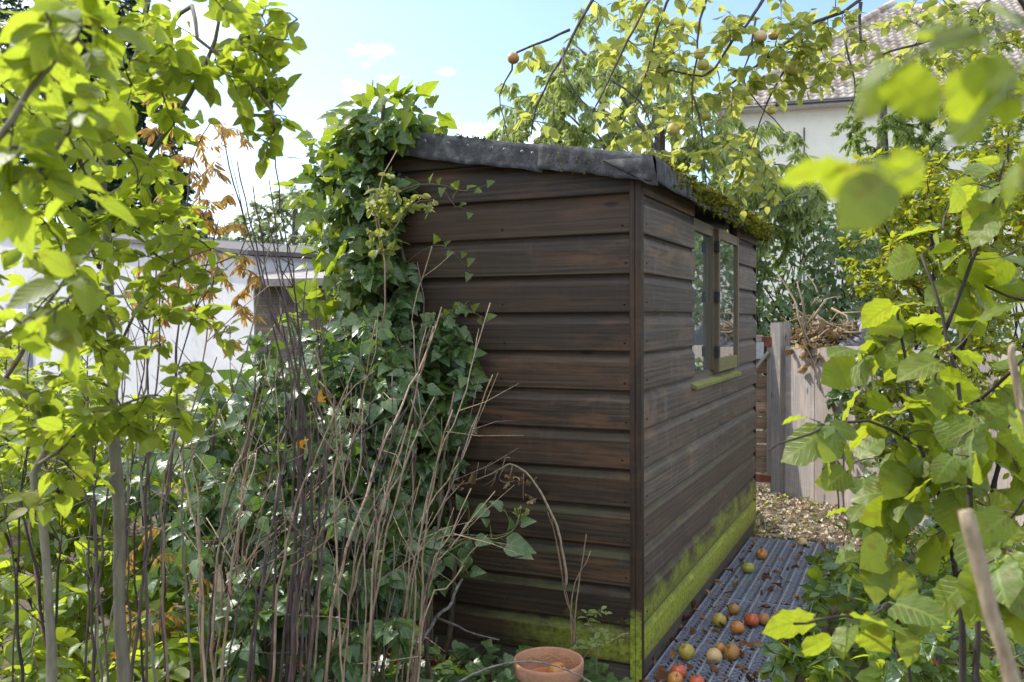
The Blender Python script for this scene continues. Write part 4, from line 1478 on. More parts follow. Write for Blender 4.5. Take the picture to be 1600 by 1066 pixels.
def wall_of_ivy(name, label, cat, base, vols, leaf, leafm, size, flowers=0, singles=300, cover=1.0, bark='bark_dark'):
    """a dense mass: leaves on the outer shell, held by stems"""
    b = Vector(base)
    root = thing(name, label, cat, b)
    B = np.array(tuple(b))
    mb = MB()
    P, D = [], []
    FL = MB()
    for (c_, r_, n_) in vols:
        c_ = np.array(tuple(c_))
        r_ = np.array(r_, float)
        for _ in range(max(5, n_ // 80)):
            q = ball(1, c_, r_ * 0.8)[0]
            s_ = np.array((c_[0] + random.uniform(-.3, .3) * r_[0], c_[1], max(0.0, c_[2] - r_[2])))
            L = smooth_line([Vector(s_), Vector((s_ + q) / 2 + rng.normal(0, 0.08, 3)), Vector(q)], 0.12, 0.01) - B
            mb.tube(L, np.linspace(0.016, 0.004, len(L)), 5)
        u = unit(rng.normal(size=(n_, 3)))
        lump = 1 + 0.16 * np.sin(u[:, 0] * 7 + c_[0]) * np.sin(u[:, 2] * 6 + 1) + 0.08 * np.sin(u[:, 1] * 13)
        t = (0.70 + 0.30 * rng.random(n_) ** 0.6) * lump
        p = c_ + u * r_ * t[:, None]
        P.append(p)
        D.append(u * 0.7 + rng.normal(0, 0.45, (n_, 3)) + np.array((0, 0, -0.55)))
        for q in c_ + u[:int(n_ * flowers)] * r_ * (lump[:int(n_ * flowers), None] * 1.03):
            for _ in range(5):
                FL.lathe([(0.0, -0.011), (0.012, 0.0), (0.0, 0.011)], 6, q - B + rng.normal(0, 0.014, 3))
    mb.build('stems', M[bark], root, kind='stuff')
    P, D = np.vstack(P), np.vstack(D)
    ok = P[:, 2] > 0.02
    put_leaves(root, B, P[ok], D[ok], leaf, leafm, size, (0, -0.4, 0.6), singles)
    if FL.n:
        FL.build('flower_heads', M['leaf_umbel'], root, kind='stuff')
    return root


c_ = at(1255, 430, 8.4)
wall_of_ivy('ivy_hedge', 'tall ivy hedge with pale flower heads behind the gate', 'hedge', (c_.x, c_.y, 0),
            [((c_.x, c_.y + 0.3, 1.6), (0.95, 0.7, 0.85), 3600), ((c_.x + 0.9, c_.y, 1.45), (0.9, 0.7, 0.85), 2600), ((c_.x - 1.0, c_.y + 0.4, 1.2), (0.9, 0.6, 1.0), 900), ((c_.x - 0.1, c_.y, 0.7), (0.9, 0.6, 0.75), 900), ((c_.x + 2.2, c_.y, 1.4), (1.1, 0.7, 1.3), 1500)],
            'ivyd', M['leaf_hedge'], (0.045, 0.085), 0.14)
# hedge far behind everything so no bare horizon shows
mbh = []
for k in range(14):
    mbh.append(((-13 + k * 2.1, 24 + (k % 3), 0.9), (1.7, 1.2, 1.5), 420))
wall_of_ivy('far_hedge', 'long dark hedge closing the garden behind the buildings', 'hedge', (0, 24, 0), mbh, 'ivyd', M['leaf_hedge'], (0.18, 0.3), 0, 0)

# ================================================================== apple tree reaching in from the right
ab = Vector((3.05, 4.75, 0))
B1 = [at(1030, -150, 3.75), at(926, 0, 3.7), at(882, 74, 3.7), at(858, 120, 3.7), at(835, 169, 3.75), at(830, 210, 3.8)]
astems = [
    ([ab, ab + Vector((-0.10, 0, 0.9)), ab + Vector((-0.05, -0.1, 1.9)), ab + Vector((-0.35, -0.2, 2.9))], 0.085, 0.06),
    ([ab + Vector((-0.35, -0.2, 2.9)), at(1500, -230, 4.2), at(1250, -230, 3.9), at(1030, -150, 3.75)], 0.05, 0.014),
    (B1, 0.011, 0.003),
    ([at(882, 74, 3.7), at(884, 111, 3.65), at(900, 140, 3.65), at(918, 168, 3.7)], 0.005, 0.002),
    ([at(892, 47, 3.7), at(860, 60, 3.75), at(811, 81, 3.8), at(803, 108, 3.8), at(785, 150, 3.85), at(793, 215, 3.85)], 0.006, 0.002),
    ([at(1100, -200, 3.85), at(1006, 7, 3.6), at(979, 61, 3.6), at(950, 125, 3.65), at(926, 175, 3.7)], 0.011, 0.003),
    ([at(1150, -200, 3.9), at(1041, 7, 3.8), at(1024, 68, 3.8), at(1014, 111, 3.8), at(997, 162, 3.85), at(957, 216, 3.9)], 0.010, 0.003),
    ([at(1300, -220, 4.0), at(1186, 7, 3.9), at(1150, 55, 3.9), at(1129, 84, 3.9), at(1100, 120, 3.95), at(1030, 105, 4.0)], 0.013, 0.003),
    ([at(1500, -160, 4.2), at(1347, 3, 4.0), at(1259, 51, 4.0), at(1161, 115, 4.0), at(1120, 150, 4.0)], 0.013, 0.004),
    ([ab + Vector((-0.15, -0.1, 2.2)), at(1590, -10, 4.3), at(1509, 40, 4.2), at(1450, 62, 4.1), at(1380, 85, 4.0)], 0.018, 0.005),
    ([at(1130, -100, 3.9), at(1097, 30, 3.9), at(1090, 90, 3.9), at(1080, 140, 3.9), at(1082, 185, 3.9)], 0.008, 0.003),
    ([at(1082, 150, 3.9), at(1093, 205, 3.9), at(1098, 240, 3.9), at(1105, 292, 3.95)], 0.005, 0.002),
    ([at(1259, 51, 4.0), at(1240, 90, 4.0), at(1200, 160, 4.0), at(1180, 215, 4.0), at(1165, 250, 4.0)], 0.006, 0.002),
    ([at(1347, 3, 4.0), at(1344, 50, 4.0), at(1346, 88, 4.0)], 0.008, 0.004),
    ([at(1320, 60, 4.05), at(1330, 110, 4.0), at(1336, 145, 4.0), at(1325, 178, 4.0)], 0.005, 0.002),
    ([at(955, 125, 3.65), at(1000, 160, 3.7), at(1030, 222, 3.75)], 0.005, 0.002),
    ([at(1180, 30, 3.9), at(1174, 80, 3.9), at(1165, 130, 3.9), at(1225, 205, 3.95)], 0.005, 0.002),
]


def V3(p, r, n):
    return (tuple(p), r, n)


apple_tree = plant('apple_tree', 'fruiting apple tree hanging its yellowish branches over the shed roof', 'tree', ab, astems,
      [V3(at(1000, 60, 3.8), (0.22, 0.25, 0.20), 36), V3(at(1100, 90, 3.9), (0.25, 0.25, 0.28), 44), V3(at(1190, 90, 4.0), (0.26, 0.25, 0.25), 48), V3(at(1270, 60, 4.0), (0.24, 0.25, 0.22), 36),
       V3(at(1110, 220, 3.95), (0.22, 0.2, 0.16), 17), V3(at(1000, 190, 3.85), (0.22, 0.2, 0.13), 14), V3(at(860, 110, 3.75), (0.13, 0.15, 0.16), 5), V3(at(830, 190, 3.8), (0.12, 0.1, 0.08), 4), V3(at(1330, 90, 4.0), (0.20, 0.2, 0.2), 18),
       V3(at(1470, 80, 4.2), (0.32, 0.3, 0.32), 50), V3(at(1180, -120, 4.0), (0.6, 0.4, 0.2), 70), V3(at(1180, 290, 4.0), (0.18, 0.2, 0.14), 14), V3(at(1060, 265, 3.95), (0.15, 0.15, 0.09), 8)],
      'ovate', M['leaf_apple'], (0.045, 0.075), 5, M['bark_apple'], M['bark_apple'], 0.0028, 0.35, (0, -0.1, 0.6), 0.8, 300, None, 'branch', 0.2, 0.06, 0.22, 6, 0.004)

GH = 'apples still hanging in the apple tree'
for (px, py, dpx, kind, D_, lab) in [
        (802, 91, 19, 'brown', 3.78, 'lone brownish apple at the tip over blue sky'),
        (1056, 38, 23, 'green', 3.80, 'green apple crossed by a twig near the top edge'),
        (1093, 84, 19, 'yellow', 3.86, 'upper of two touching apples on the hanging spur'),
        (1098, 101, 20, 'green', 3.87, 'lower of two touching apples on the hanging spur'),
        (1052, 202, 22, 'yellow', 3.90, 'yellow apple hanging low above the roof corner'),
        (1188, 57, 21, 'pale', 3.9, 'pale apple in dense leaves before the tiled roof'),
        (1208, 56, 15, 'orange', 3.95, 'small russet apple right beside the pale one'),
        (1187, 133, 19, 'yellow', 3.95, 'golden apple left of the house gutter'),
        (1236, 107, 23, 'green', 3.95, 'large pale green apple against the roof tiles'),
        (1205, 172, 17, 'yellow', 3.97, 'apple hanging just below the gutter line'),
        (1103, 181, 17, 'green', 3.9, 'green apple inside the drooping leaf bunch'),
        (1142, 34, 18, 'yellow', 3.9, 'half hidden yellow apple at the top of the tree')]:
    p_ = at(px, py, D_)
    r_ = dpx / 2 / FPX * D_
    o = apple(p_, r_, kind, lab, GH, up=(random.gauss(0, 0.15), random.gauss(0, 0.15), 1))
for (px, py, dpx, D_, kind, lab) in ((1067, 276, 20, 3.72, 'pale', 'apple caught in the moss on the roof edge'), (832, 222, 20, 3.62, 'pale', 'pale apple lying on top of the felt roof')):
    p_ = at(px, py, D_)
    r_ = dpx / 2 / FPX * D_
    lx = (p_ - SHED).dot(CX)
    p_.z = roofz(lx) + 0.012 + r_ * 0.9
    apple(p_, r_, kind, lab, 'apples lying on the shed roof')

# ================================================================== climbing ivy on the shed
def infront(p):
    """keeps points out of the shed's body"""
    q = p - np.array(SHED)
    y = q @ np.array(CY)
    x = q @ np.array(CX)
    inside = (y > -0.035) & (x > -SW - 0.03) & (x < 0.05) & (p[:, 2] < 1.8)
    return ~inside


L0 = sh(-0.98, -0.10, 0)
ivs = [([L0, sh(-0.98, -0.06, 0.6), sh(-1.0, -0.05, 1.2), sh(-1.02, -0.10, 1.8), sh(-0.95, -0.12, 2.12)], 0.022, 0.008),
       ([sh(-0.86, -0.12, 0), sh(-0.84, -0.05, 0.5), sh(-0.88, -0.05, 1.0), sh(-0.92, -0.06, 1.6)], 0.016, 0.006),
       ([sh(-0.72, -0.10, 0), sh(-0.70, -0.05, 0.5), sh(-0.72, -0.05, 0.9), sh(-0.80, -0.05, 1.3)], 0.012, 0.004),
       ([sh(-1.16, -0.05, 0), sh(-1.16, 0.0, 0.9), sh(-1.20, 0.0, 1.9)], 0.02, 0.008),
       ([sh(-0.95, -0.10, 1.78), at(650, 285, 3.25), at(690, 290, 3.2), at(724, 300, 3.2), at(758, 290, 3.22)], 0.004, 0.0015),
       ([at(690, 290, 3.2), at(712, 320, 3.2), at(735, 330, 3.22)], 0.003, 0.0012),
       ([sh(-0.92, -0.06, 1.5), at(680, 380, 3.22), at(710, 392, 3.2), at(735, 425, 3.22)], 0.003, 0.0012),
       ([sh(-0.80, -0.05, 1.3), at(690, 500, 3.25), at(720, 482, 3.22), at(758, 498, 3.24)], 0.003, 0.0012)]
ivols = [V3(sh(-0.98, -0.10, 2.03), (0.16, 0.10, 0.07), 26), V3(sh(-1.0, -0.12, 1.78), (0.15, 0.10, 0.26), 40), V3(sh(-1.16, -0.05, 1.75), (0.16, 0.14, 0.3), 44), V3(sh(-0.97, -0.13, 1.38), (0.16, 0.12, 0.25), 44),
         V3(sh(-0.86, -0.10, 1.10), (0.16, 0.09, 0.22), 42), V3(sh(-0.80, -0.09, 0.82), (0.18, 0.08, 0.22), 44), V3(sh(-0.86, -0.10, 0.5), (0.24, 0.10, 0.26), 46),
         V3(at(706, 600, 3.26), (0.075, 0.05, 0.22), 26), V3(at(690, 520, 3.28), (0.07, 0.05, 0.12), 14), V3(sh(-1.22, -0.05, 1.2), (0.2, 0.16, 0.4), 44)]
climb = plant('climbing_ivy', 'ivy climbing the shed corner and spilling over the roof end', 'ivy', L0, ivs, ivols, 'ivy', M['leaf_ivy'], (0.04, 0.07), 7,
      M['ivy_stem'], M['ivy_stem'], 0.0025, 0.35, (-0.35, -1.0, 0.45), 0.7, 260, None, 'stem', 0.15, 0.06, 0.2, 6, 0.006, keep=infront)
# its leaves with sunlight put into their colour, over the roof and on the side away from the wall
Py, Dy = [], []
for (c_, r_, n_) in (V3(sh(-0.96, -0.08, 2.07), (0.20, 0.14, 0.09), 110), V3(sh(-1.20, -0.02, 1.86), (0.20, 0.16, 0.20), 130), V3(sh(-1.08, -0.14, 1.60), (0.18, 0.10, 0.28), 110), V3(sh(-1.18, -0.10, 1.2), (0.2, 0.14, 0.3), 90)):
    q = ball(n_, c_, r_, 0.3)
    q = q[infront(q)]
    Py.append(q)
    Dy.append(unit(q - np.array(c_)) + rng.normal(0, 0.4, q.shape) + np.array((0, 0, -0.2)))
put_leaves(climb, np.array(L0), np.vstack(Py), np.vstack(Dy), 'ivy', M['leaf_ivy_sun'], (0.045, 0.085), (-0.5, -0.5, 0.8), 40, 'leaf', 7, 'sun_tinted_foliage')
Pz, Dz = [], []
for (a_, b_) in (((668, 288), (676, 272)), ((682, 289), (690, 276)), ((694, 291), (688, 303)), ((706, 296), (716, 284)), ((714, 299), (706, 310)), ((726, 299), (738, 290)), ((740, 296), (752, 300)), ((758, 290), (770, 284)), ((735, 330), (732, 342)), ((716, 322), (726, 318)),
                 ((684, 382), (680, 370)), ((694, 385), (702, 376)), ((706, 391), (698, 402)), ((718, 400), (730, 396)), ((728, 414), (736, 408)), ((735, 424), (730, 436)), ((700, 494), (694, 482)), ((712, 486), (716, 472)), ((722, 482), (730, 472)), ((736, 488), (744, 478)), ((748, 494), (752, 506)), ((757, 498), (768, 494)), ((730, 486), (726, 500))):
    q0, q1 = np.array(at(*a_, 3.19)), np.array(at(*b_, 3.17))
    Pz.append(q0)
    Dz.append((q1 - q0) * 30)
put_leaves(climb, np.array(L0), np.array(Pz), np.array(Dz), 'ivy', M['leaf_ivy_sun'], (0.026, 0.042), (-0.3, -1.2, 0.6), 60, 'leaf', 3)
# small yellowing leaves of another climber tangled in it
yc = plant('yellow_creeper', 'creeper with small yellowing leaves threaded through the ivy', 'creeper', sh(-0.94, -0.2, 0),
      [([sh(-0.94, -0.2, 0), sh(-0.95, -0.2, 0.8), at(610, 480, 3.15), at(600, 380, 3.15), at(596, 300, 3.15), at(620, 235, 3.2)], 0.006, 0.002), ([at(600, 380, 3.15), at(640, 325, 3.1), at(678, 312, 3.1)], 0.003, 0.001),
       ([at(606, 430, 3.15), at(585, 350, 3.15), at(575, 290, 3.2)], 0.003, 0.001)],
      [V3(at(600, 340, 3.14), (0.07, 0.05, 0.16), 22), V3(at(655, 320, 3.1), (0.07, 0.03, 0.04), 9), V3(at(588, 300, 3.16), (0.05, 0.05, 0.1), 8)], 'elliptic', M['leaf_apple'], (0.025, 0.042), 7,
      M['cane_tan'], M['cane_tan'], 0.002, 0.1, (-0.3, -0.8, 0.5), 0.8, 120, None, 'stem', 0.1, 0.05, 0.15, 5, 0.004, minpx=6)

# ivy mound in front of the blank wall
ib = Vector((-0.70, 2.95, 0))
ims = []
for k in range(16):
    px = 300 + k * 26
    D_ = random.uniform(2.7, 3.2)
    b_ = at(px, 900, D_)
    b_.z = 0
    ims.append(([b_, b_ + Vector((random.uniform(-.05, .05), 0, 0.3)), at(px + random.uniform(-40, 50), random.uniform(560, 760), D_)], 0.010, 0.003))
ims.append(([Vector((-0.45, 2.7, 0)), at(640, 900, 2.85), at(690, 860, 2.85), at(740, 838, 2.85), at(790, 838, 2.85), at(808, 820, 2.85), at(812, 806, 2.85)], 0.006, 0.002))
ims.append(([at(740, 838, 2.85), at(770, 838, 2.84), at(795, 850, 2.84)], 0.003, 0.0015))
ims.append(([at(650, 880, 2.85), at(700, 875, 2.83), at(730, 880, 2.82)], 0.003, 0.0015))
imv = [V3(at(330, 760, 3.1), (0.36, 0.3, 0.26), 90), V3(at(430, 720, 3.0), (0.32, 0.3, 0.32), 100), V3(at(520, 690, 3.0), (0.26, 0.25, 0.36), 100), V3(at(600, 700, 3.05), (0.20, 0.2, 0.36), 80),
       V3(at(420, 880, 2.75), (0.36, 0.3, 0.26), 110), V3(at(545, 860, 2.75), (0.24, 0.25, 0.22), 80), V3(at(620, 845, 2.9), (0.16, 0.15, 0.11), 32), V3(at(480, 990, 2.55), (0.36, 0.25, 0.18), 70), V3(at(560, 560, 3.15), (0.18, 0.18, 0.18), 40),
       V3(at(700, 855, 2.86), (0.12, 0.06, 0.06), 14), V3(at(480, 560, 3.2), (0.22, 0.2, 0.2), 40)]
mound = plant('ivy_mound', 'big dark glossy ivy mound in front of the shed wall', 'ivy', ib, ims, imv, 'ivyd', M['leaf_ivy'], (0.034, 0.066), 9, M['ivy_stem'], M['ivy_stem'], 0.003, 0.5,
      (-0.1, -0.7, 0.7), 0.7, 300, None, 'stem', 0.1, 0.06, 0.25, 6, 0.006, keep=infront)
# ivy spray with flower head that reaches over the boards: its own big leaves
sp = thing('ivy_spray', 'flowering ivy shoot reaching out across the dark boards', 'ivy shoot', at(640, 900, 2.84).to_2d().to_3d())
B_ = np.array(sp.location)
mb = MB()
for pts, r0 in (([Vector((B_[0], B_[1], 0.0)), at(632, 905, 2.84), at(700, 862, 2.83), at(740, 841, 2.82), at(775, 842, 2.82), at(800, 830, 2.82), at(812, 806, 2.82)], 0.0045), ([at(742, 841, 2.82), at(776, 848, 2.81), at(796, 858, 2.80)], 0.002), ([at(730, 843, 2.82), at(733, 800, 2.82), at(728, 780, 2.82)], 0.002),
                ([at(800, 830, 2.82), at(790, 800, 2.82), at(770, 790, 2.82)], 0.0018), ([at(700, 862, 2.83), at(722, 880, 2.82), at(732, 898, 2.82)], 0.002), ([at(768, 842, 2.82), at(766, 822, 2.82)], 0.0018)):
    L = smooth_line(pts, 0.02) - B_
    mb.tube(L, np.linspace(r0, r0 * 0.5, len(L)), 6)
mb.build('stem', M['green_stem'], sp)
lm = [raw_mesh('leaf', *t, M['leaf_ivy']) for t in LF['ivyd']]
for (a, b, s) in (((776, 848), (842, 860), .9), ((796, 856), (832, 870), 1), ((728, 800), (715, 776), 1), ((770, 790), (738, 806), 1), ((790, 798), (770, 782), 1), ((808, 820), (834, 812), 1), ((795, 832), (800, 812), 1), ((700, 862), (705, 890), 1.0), ((730, 896), (756, 892), 1), ((736, 842), (768, 846), 1), ((766, 822), (756, 812), 1), ((690, 866), (672, 888), 1), ((655, 880), (650, 905), 1.2)):
    P0, P1 = at(*a, 2.82), at(*b, 2.79)
    d_ = P1 - P0
    ln = max(d_.length / 1.3, 0.032) * s
    X, Y, Z = bases(np.array([tuple(d_)]), np.array([(random.uniform(-.5, .5), -0.7, 0.6)]))
    mw = Matrix([[X[0][i] * ln, Y[0][i] * ln, Z[0][i] * ln, P0[i] - B_[i]] for i in range(3)] + [[0, 0, 0, 1]])
    link('leaf', random.choice(lm), sp, mw=mw)
mb = MB()
for _ in range(26):
    q = ball(1, at(814, 800, 2.82), (0.026, 0.026, 0.018), 0.7)[0]
    mb.lathe([(0, -0.0035), (0.0038, 0), (0, 0.0035)], 7, q - B_)
    mb.tube([np.array(at(812, 810, 2.82)) - B_, q - B_], 0.0006, 3, False)
mb.build('flower_head', M['leaf_umbel'], sp)


# ================================================================== ground ivy, litter
def scatter_ground(name, label, cat, spots, leaf, leafm, size, lift, flat=0.9, tilt=0.5):
    mb = MB()
    for (x0, x1, ya, yb, n_) in spots:
        P = np.stack([rng.uniform(x0, x1, n_), rng.uniform(ya, yb, n_), lift[0] + rng.random(n_) ** 1.6 * lift[1]], 1)
        keepm = np.ones(n_, bool)
        q = P - np.array(SHED)
        lx, ly = q @ np.array(CX), q @ np.array(CY)
        keepm &= ~((lx > -SW - 0.02) & (lx < 0.03) & (ly > -0.02) & (ly < SL + 0.03))
        if leaf != 'dry':
            keepm &= ~((lx > -0.02) & (lx < 0.53) & (ly > -1.2) & (ly < 2.35))
        keepm &= ((P[:, 0] - pc.x) ** 2 + (P[:, 1] - pc.y) ** 2) > 0.11 ** 2
        P = P[keepm]
        n2 = len(P)
        D = rng.normal(size=(n2, 3)) * np.array((1, 1, 0.35))
        N = np.array((0, -0.25, flat)) + rng.normal(0, tilt, (n2, 3))
        mb.leaves(LF[leaf], P, D, N, rng.uniform(size[0], size[1], n2))
    return tag(mb.build(name, leafm), label, cat, kind='stuff')


scatter_ground('leaf_litter', 'brown dead leaves covering the soil under the shrubs', 'leaf litter',
               [(-1.6, 0.55, 1.9, 3.6, 3600), (0.4, 2.3, 2.2, 4.6, 1500)], 'dry', M['leaf_brown'], (0.03, 0.065), (-0.015, 0.03), 0.8, 0.7)
scatter_ground('pale_litter', 'dry pale leaf litter on the sunlit path beyond the mat', 'leaf litter',
               [(1.15, 2.9, 4.9, 6.9, 4600)], 'dry', M['leaf_path'], (0.02, 0.045), (-0.015, 0.025), 0.9, 0.5)
scatter_ground('ground_ivy', 'low ivy leaves spreading over the soil by the pot', 'ground ivy',
               [(-1.0, 0.5, 2.1, 3.05, 620), (0.0, 0.5, 2.4, 3.0, 200), (-0.6, 0.12, 2.75, 3.3, 260)], 'ivy', M['leaf_ivy'], (0.045, 0.08), (0.01, 0.13), 0.9, 0.45)
scatter_ground('path_weeds', 'small weeds and moss growing on the sunlit path', 'weeds', [(1.3, 2.4, 5.2, 6.6, 260)], 'elliptic', M['leaf_under'], (0.02, 0.04), (0.0, 0.03), 0.8, 0.5)

dm = [raw_mesh('fallen_leaf', *t, M['leaf_brown']) for t in LF['dry']]
for _ in range(70):
    lx, ly = random.uniform(0.04, 0.5), random.uniform(-0.35, 2.2)
    if random.random() < 0.45:
        lx = random.uniform(0.0, 0.12)
    p_ = sh(lx, ly, 0.031)
    o = link('fallen_leaf', random.choice(dm), mw=Matrix.Translation(p_) @ Matrix.Rotation(random.uniform(0, 6.3), 4, 'Z') @ Matrix.Rotation(random.gauss(0, 0.5), 4, 'X') @ Matrix.Scale(random.uniform(0.025, 0.058), 4))
    tag(o, 'curled brown dead leaf lying on the black grid mat', 'leaf', 'dead leaves on the grid mat')

# ================================================================== dead arching stem and twigs by the blank wall
def wallpt(px, py, off=0.10):
    return at(px, py, dface(px) - off)


arch = thing('dead_bramble', 'dry arching bramble stem with withered leaves against the boards', 'dead stem', wallpt(886, 1010, 0.2).to_2d().to_3d())
B_ = np.array(arch.location)
C1 = [(883, 919), (884, 900), (879, 865), (870, 824), (856, 795), (843, 770), (827, 745), (811, 732), (795, 726), (784, 731), (766, 741), (737, 753), (714, 758), (694, 755)]
mb = MB()
L = smooth_line([wallpt(x_, y_, 0.13) for x_, y_ in C1], 0.02, 0.0012) - B_
mb.tube(L, np.linspace(0.0052, 0.0022, len(L)), 7)
mb.build('stem', M['cane_dead'], arch)
mb = MB()
for pts in ([(905, 1013), (895, 970), (880, 925), (872, 860), (856, 800)], [(902, 1010), (893, 960), (878, 900), (868, 845), (862, 810)], [(784, 731), (790, 716), (797, 716)], [(790, 728), (780, 745), (787, 754), (805, 751)], [(778, 735), (770, 750), (755, 759)], [(776, 738), (773, 752), (764, 763)],
            [(800, 728), (797, 742), (793, 750)], [(743, 750), (746, 730), (747, 722)], [(757, 742), (760, 728), (769, 722)], [(835, 757), (836, 748), (839, 746)], [(818, 740), (817, 765), (818, 782)]):
    L = smooth_line([wallpt(x_, y_, 0.12) for x_, y_ in pts], 0.02, 0.001) - B_
    mb.tube(L, np.linspace(0.0024, 0.0012, len(L)), 5)
mb.build('side_shoots', M['cane_tan'], arch)
dmb = [raw_mesh('leaf', *t, M['leaf_tan']) for t in LF['dry']]
for (x_, y_, s) in ((817, 770, .05), (820, 786, .04), (806, 745, .04), (812, 742, .045), (800, 736, .04), (798, 750, .035), (828, 757, .03), (715, 762, .05), (712, 757, .045), (742, 757, .04), (741, 736, .03), (724, 745, .03), (790, 740, .035), (824, 752, .03), (697, 768, .04)):
    p_ = wallpt(x_, y_, 0.12)
    link('leaf', random.choice(dmb), arch, mw=Matrix.Translation(p_ - Vector(B_)) @ Matrix.Rotation(random.uniform(0, 6.3), 4, 'Z') @ Matrix.Rotation(R(180) + random.gauss(0, 0.6), 4, 'X') @ Matrix.Scale(s, 4))

tw1 = thing('bare_twig', 'thin upright pair of bare tan twigs behind the pot', 'twig', wallpt(897, 1010, 0.25).to_2d().to_3d())
mb = MB()
for pts in ([(897, 1010), (899, 960), (906, 900), (916, 835)], [(894, 1015), (892, 950), (900, 905), (915, 880), (923, 861)]):
    L = smooth_line([wallpt(x_, y_, 0.16) for x_, y_ in pts], 0.02, 0.001) - np.array(tw1.location)
    mb.tube(L, np.linspace(0.003, 0.0018, len(L)), 6)
mb.build('stem', M['cane_tan'], tw1)
pb = wallpt(930, 1010, 0.3).to_2d().to_3d()
plant('seedling', 'small pale green seedling beside the terracotta pot', 'seedling', pb,
      [([pb, wallpt(926, 1010, 0.25), wallpt(925, 985, 0.25), wallpt(918, 968, 0.25)], 0.002, 0.001), ([pb + Vector((0.01, 0, 0)), wallpt(912, 1045, 0.3), wallpt(928, 1018, 0.3), wallpt(950, 1005, 0.28), wallpt(972, 990, 0.28), wallpt(984, 990, 0.27)], 0.0028, 0.001)],
      [V3(wallpt(928, 970, 0.25), (0.055, 0.03, 0.045), 12), V3(wallpt(945, 1005, 0.28), (0.07, 0.03, 0.03), 8), V3(wallpt(915, 1010, 0.28), (0.05, 0.03, 0.02), 4)], 'elliptic', M['leaf_cherry'], (0.022, 0.036), 4, M['cane_tan'], M['green_stem'], 0.0015, 0.0, (0, -0.4, 1), 0.8, 100, minpx=5, sides=5)

dark = thing('fallen_branch', 'dark forked dead branch lying in the ivy by the shed foot', 'branch', gnd(640, 1040))
mb = MB()
for pts, r0 in (([gnd(628, 1055, 0.03), at(650, 1010, 2.85), at(680, 965, 2.95), at(700, 950, 3.0), at(722, 905, 3.1)], 0.010), ([at(680, 965, 2.95), at(730, 985, 2.9), at(780, 1000, 2.85)], 0.005), ([at(640, 1030, 2.8), at(605, 1000, 2.8), at(590, 960, 2.8)], 0.005)):
    L = smooth_line(pts, 0.03, 0.003) - np.array(dark.location)
    mb.tube(L, np.linspace(r0, r0 * 0.45, len(L)), 7)
mb.build('stem', M['bark_grey'], dark)

# ================================================================== bare canes
def canes(name, label, items, mat, n_side=2, leafdry=0, grp=None):
    base = items[0][0][0]
    base = Vector((base[0], base[1], 0))
    root = thing(name, label, 'shrub', base, 0, grp)
    B = np.array(tuple(base))
    ends = []
    for pts, r0, r1 in items:
        L = smooth_line(pts, 0.05, 0.0035)
        mb = MB()
        mb.tube(L - B, np.linspace(r0, r1, len(L)) * (1 + 0.07 * rng.normal(size=len(L))), 6)
        for _ in range(n_side):
            k = int(rng.integers(len(L) // 2, len(L) - 1))
            t = L[min(k + 1, len(L) - 1)] - L[k]
            t = t / (np.linalg.norm(t) + 1e-9)
            sd = unit(t + rng.normal(0, 0.55, 3)) * rng.uniform(0.08, 0.25)
            mb.tube(np.array([L[k], L[k] + sd * 0.5 + rng.normal(0, 0.008, 3), L[k] + sd]) - B, [r1 * 0.9, r1 * 0.7, r1 * 0.4], 5)
            ends.append(L[k] + sd)
        mb.build('cane', mat[int(rng.integers(len(mat)))] if isinstance(mat, list) else mat, root)
        ends.append(L[-1])
    return root, B, np.array(ends)


def gb(px, D_):
    p_ = at(px, 1000, D_)
    p_.z = 0.0
    return p_


it = []
for (x0, D_, mid, top) in (((205, 2.0, (228, 800), (250, 400))), (225, 2.0, (240, 780), (200, 480)), (160, 2.0, (175, 850), (105, 640)), (170, 2.05, (120, 820), (20, 560)), (262, 2.1, (262, 780), (268, 330)), (270, 2.1, (290, 800), (300, 420)),
                           (185, 1.9, (150, 800), (60, 700)), (110, 2.1, (90, 850), (15, 720)), (75, 2.0, (60, 860), (40, 640)), (235, 2.2, (255, 820), (330, 380)), (150, 2.2, (190, 800), (225, 560)), (320, 2.2, (300, 800), (360, 420)),
                           (60, 2.2, (50, 900), (90, 500)), (130, 2.3, (150, 820), (140, 480)), (20, 2.1, (30, 900), (-20, 600)), (290, 2.3, (330, 820), (400, 560)), (205, 2.2, (215, 850), (160, 380)), (245, 2.3, (265, 860), (245, 500)), (95, 2.4, (130, 800), (95, 420)), (40, 2.4, (70, 820), (130, 560)), (175, 2.4, (200, 830), (255, 420)), (305, 2.0, (320, 900), (290, 640))):
    top = (top[0] + random.gauss(0, 45), top[1] + random.gauss(0, 40))
    mid = (mid[0] + random.gauss(0, 22), mid[1])
    it.append(([gb(x0 + random.gauss(0, 30), D_), at(*mid, D_), at((mid[0] + top[0]) / 2 + random.uniform(-18, 18), (mid[1] + top[1]) / 2, D_ + 0.03), at(*top, D_ + random.uniform(-.05, .15))], random.uniform(0.0024, 0.0058), 0.0016))
canes('purple_cane_shrub', 'thicket of purplish brown bare canes around the pale sapling stem', it, [M['cane_purple'], M['cane_purple'], M['bark_dark'], M['cane_tan'], M['bark_sap']], 4)
it = []
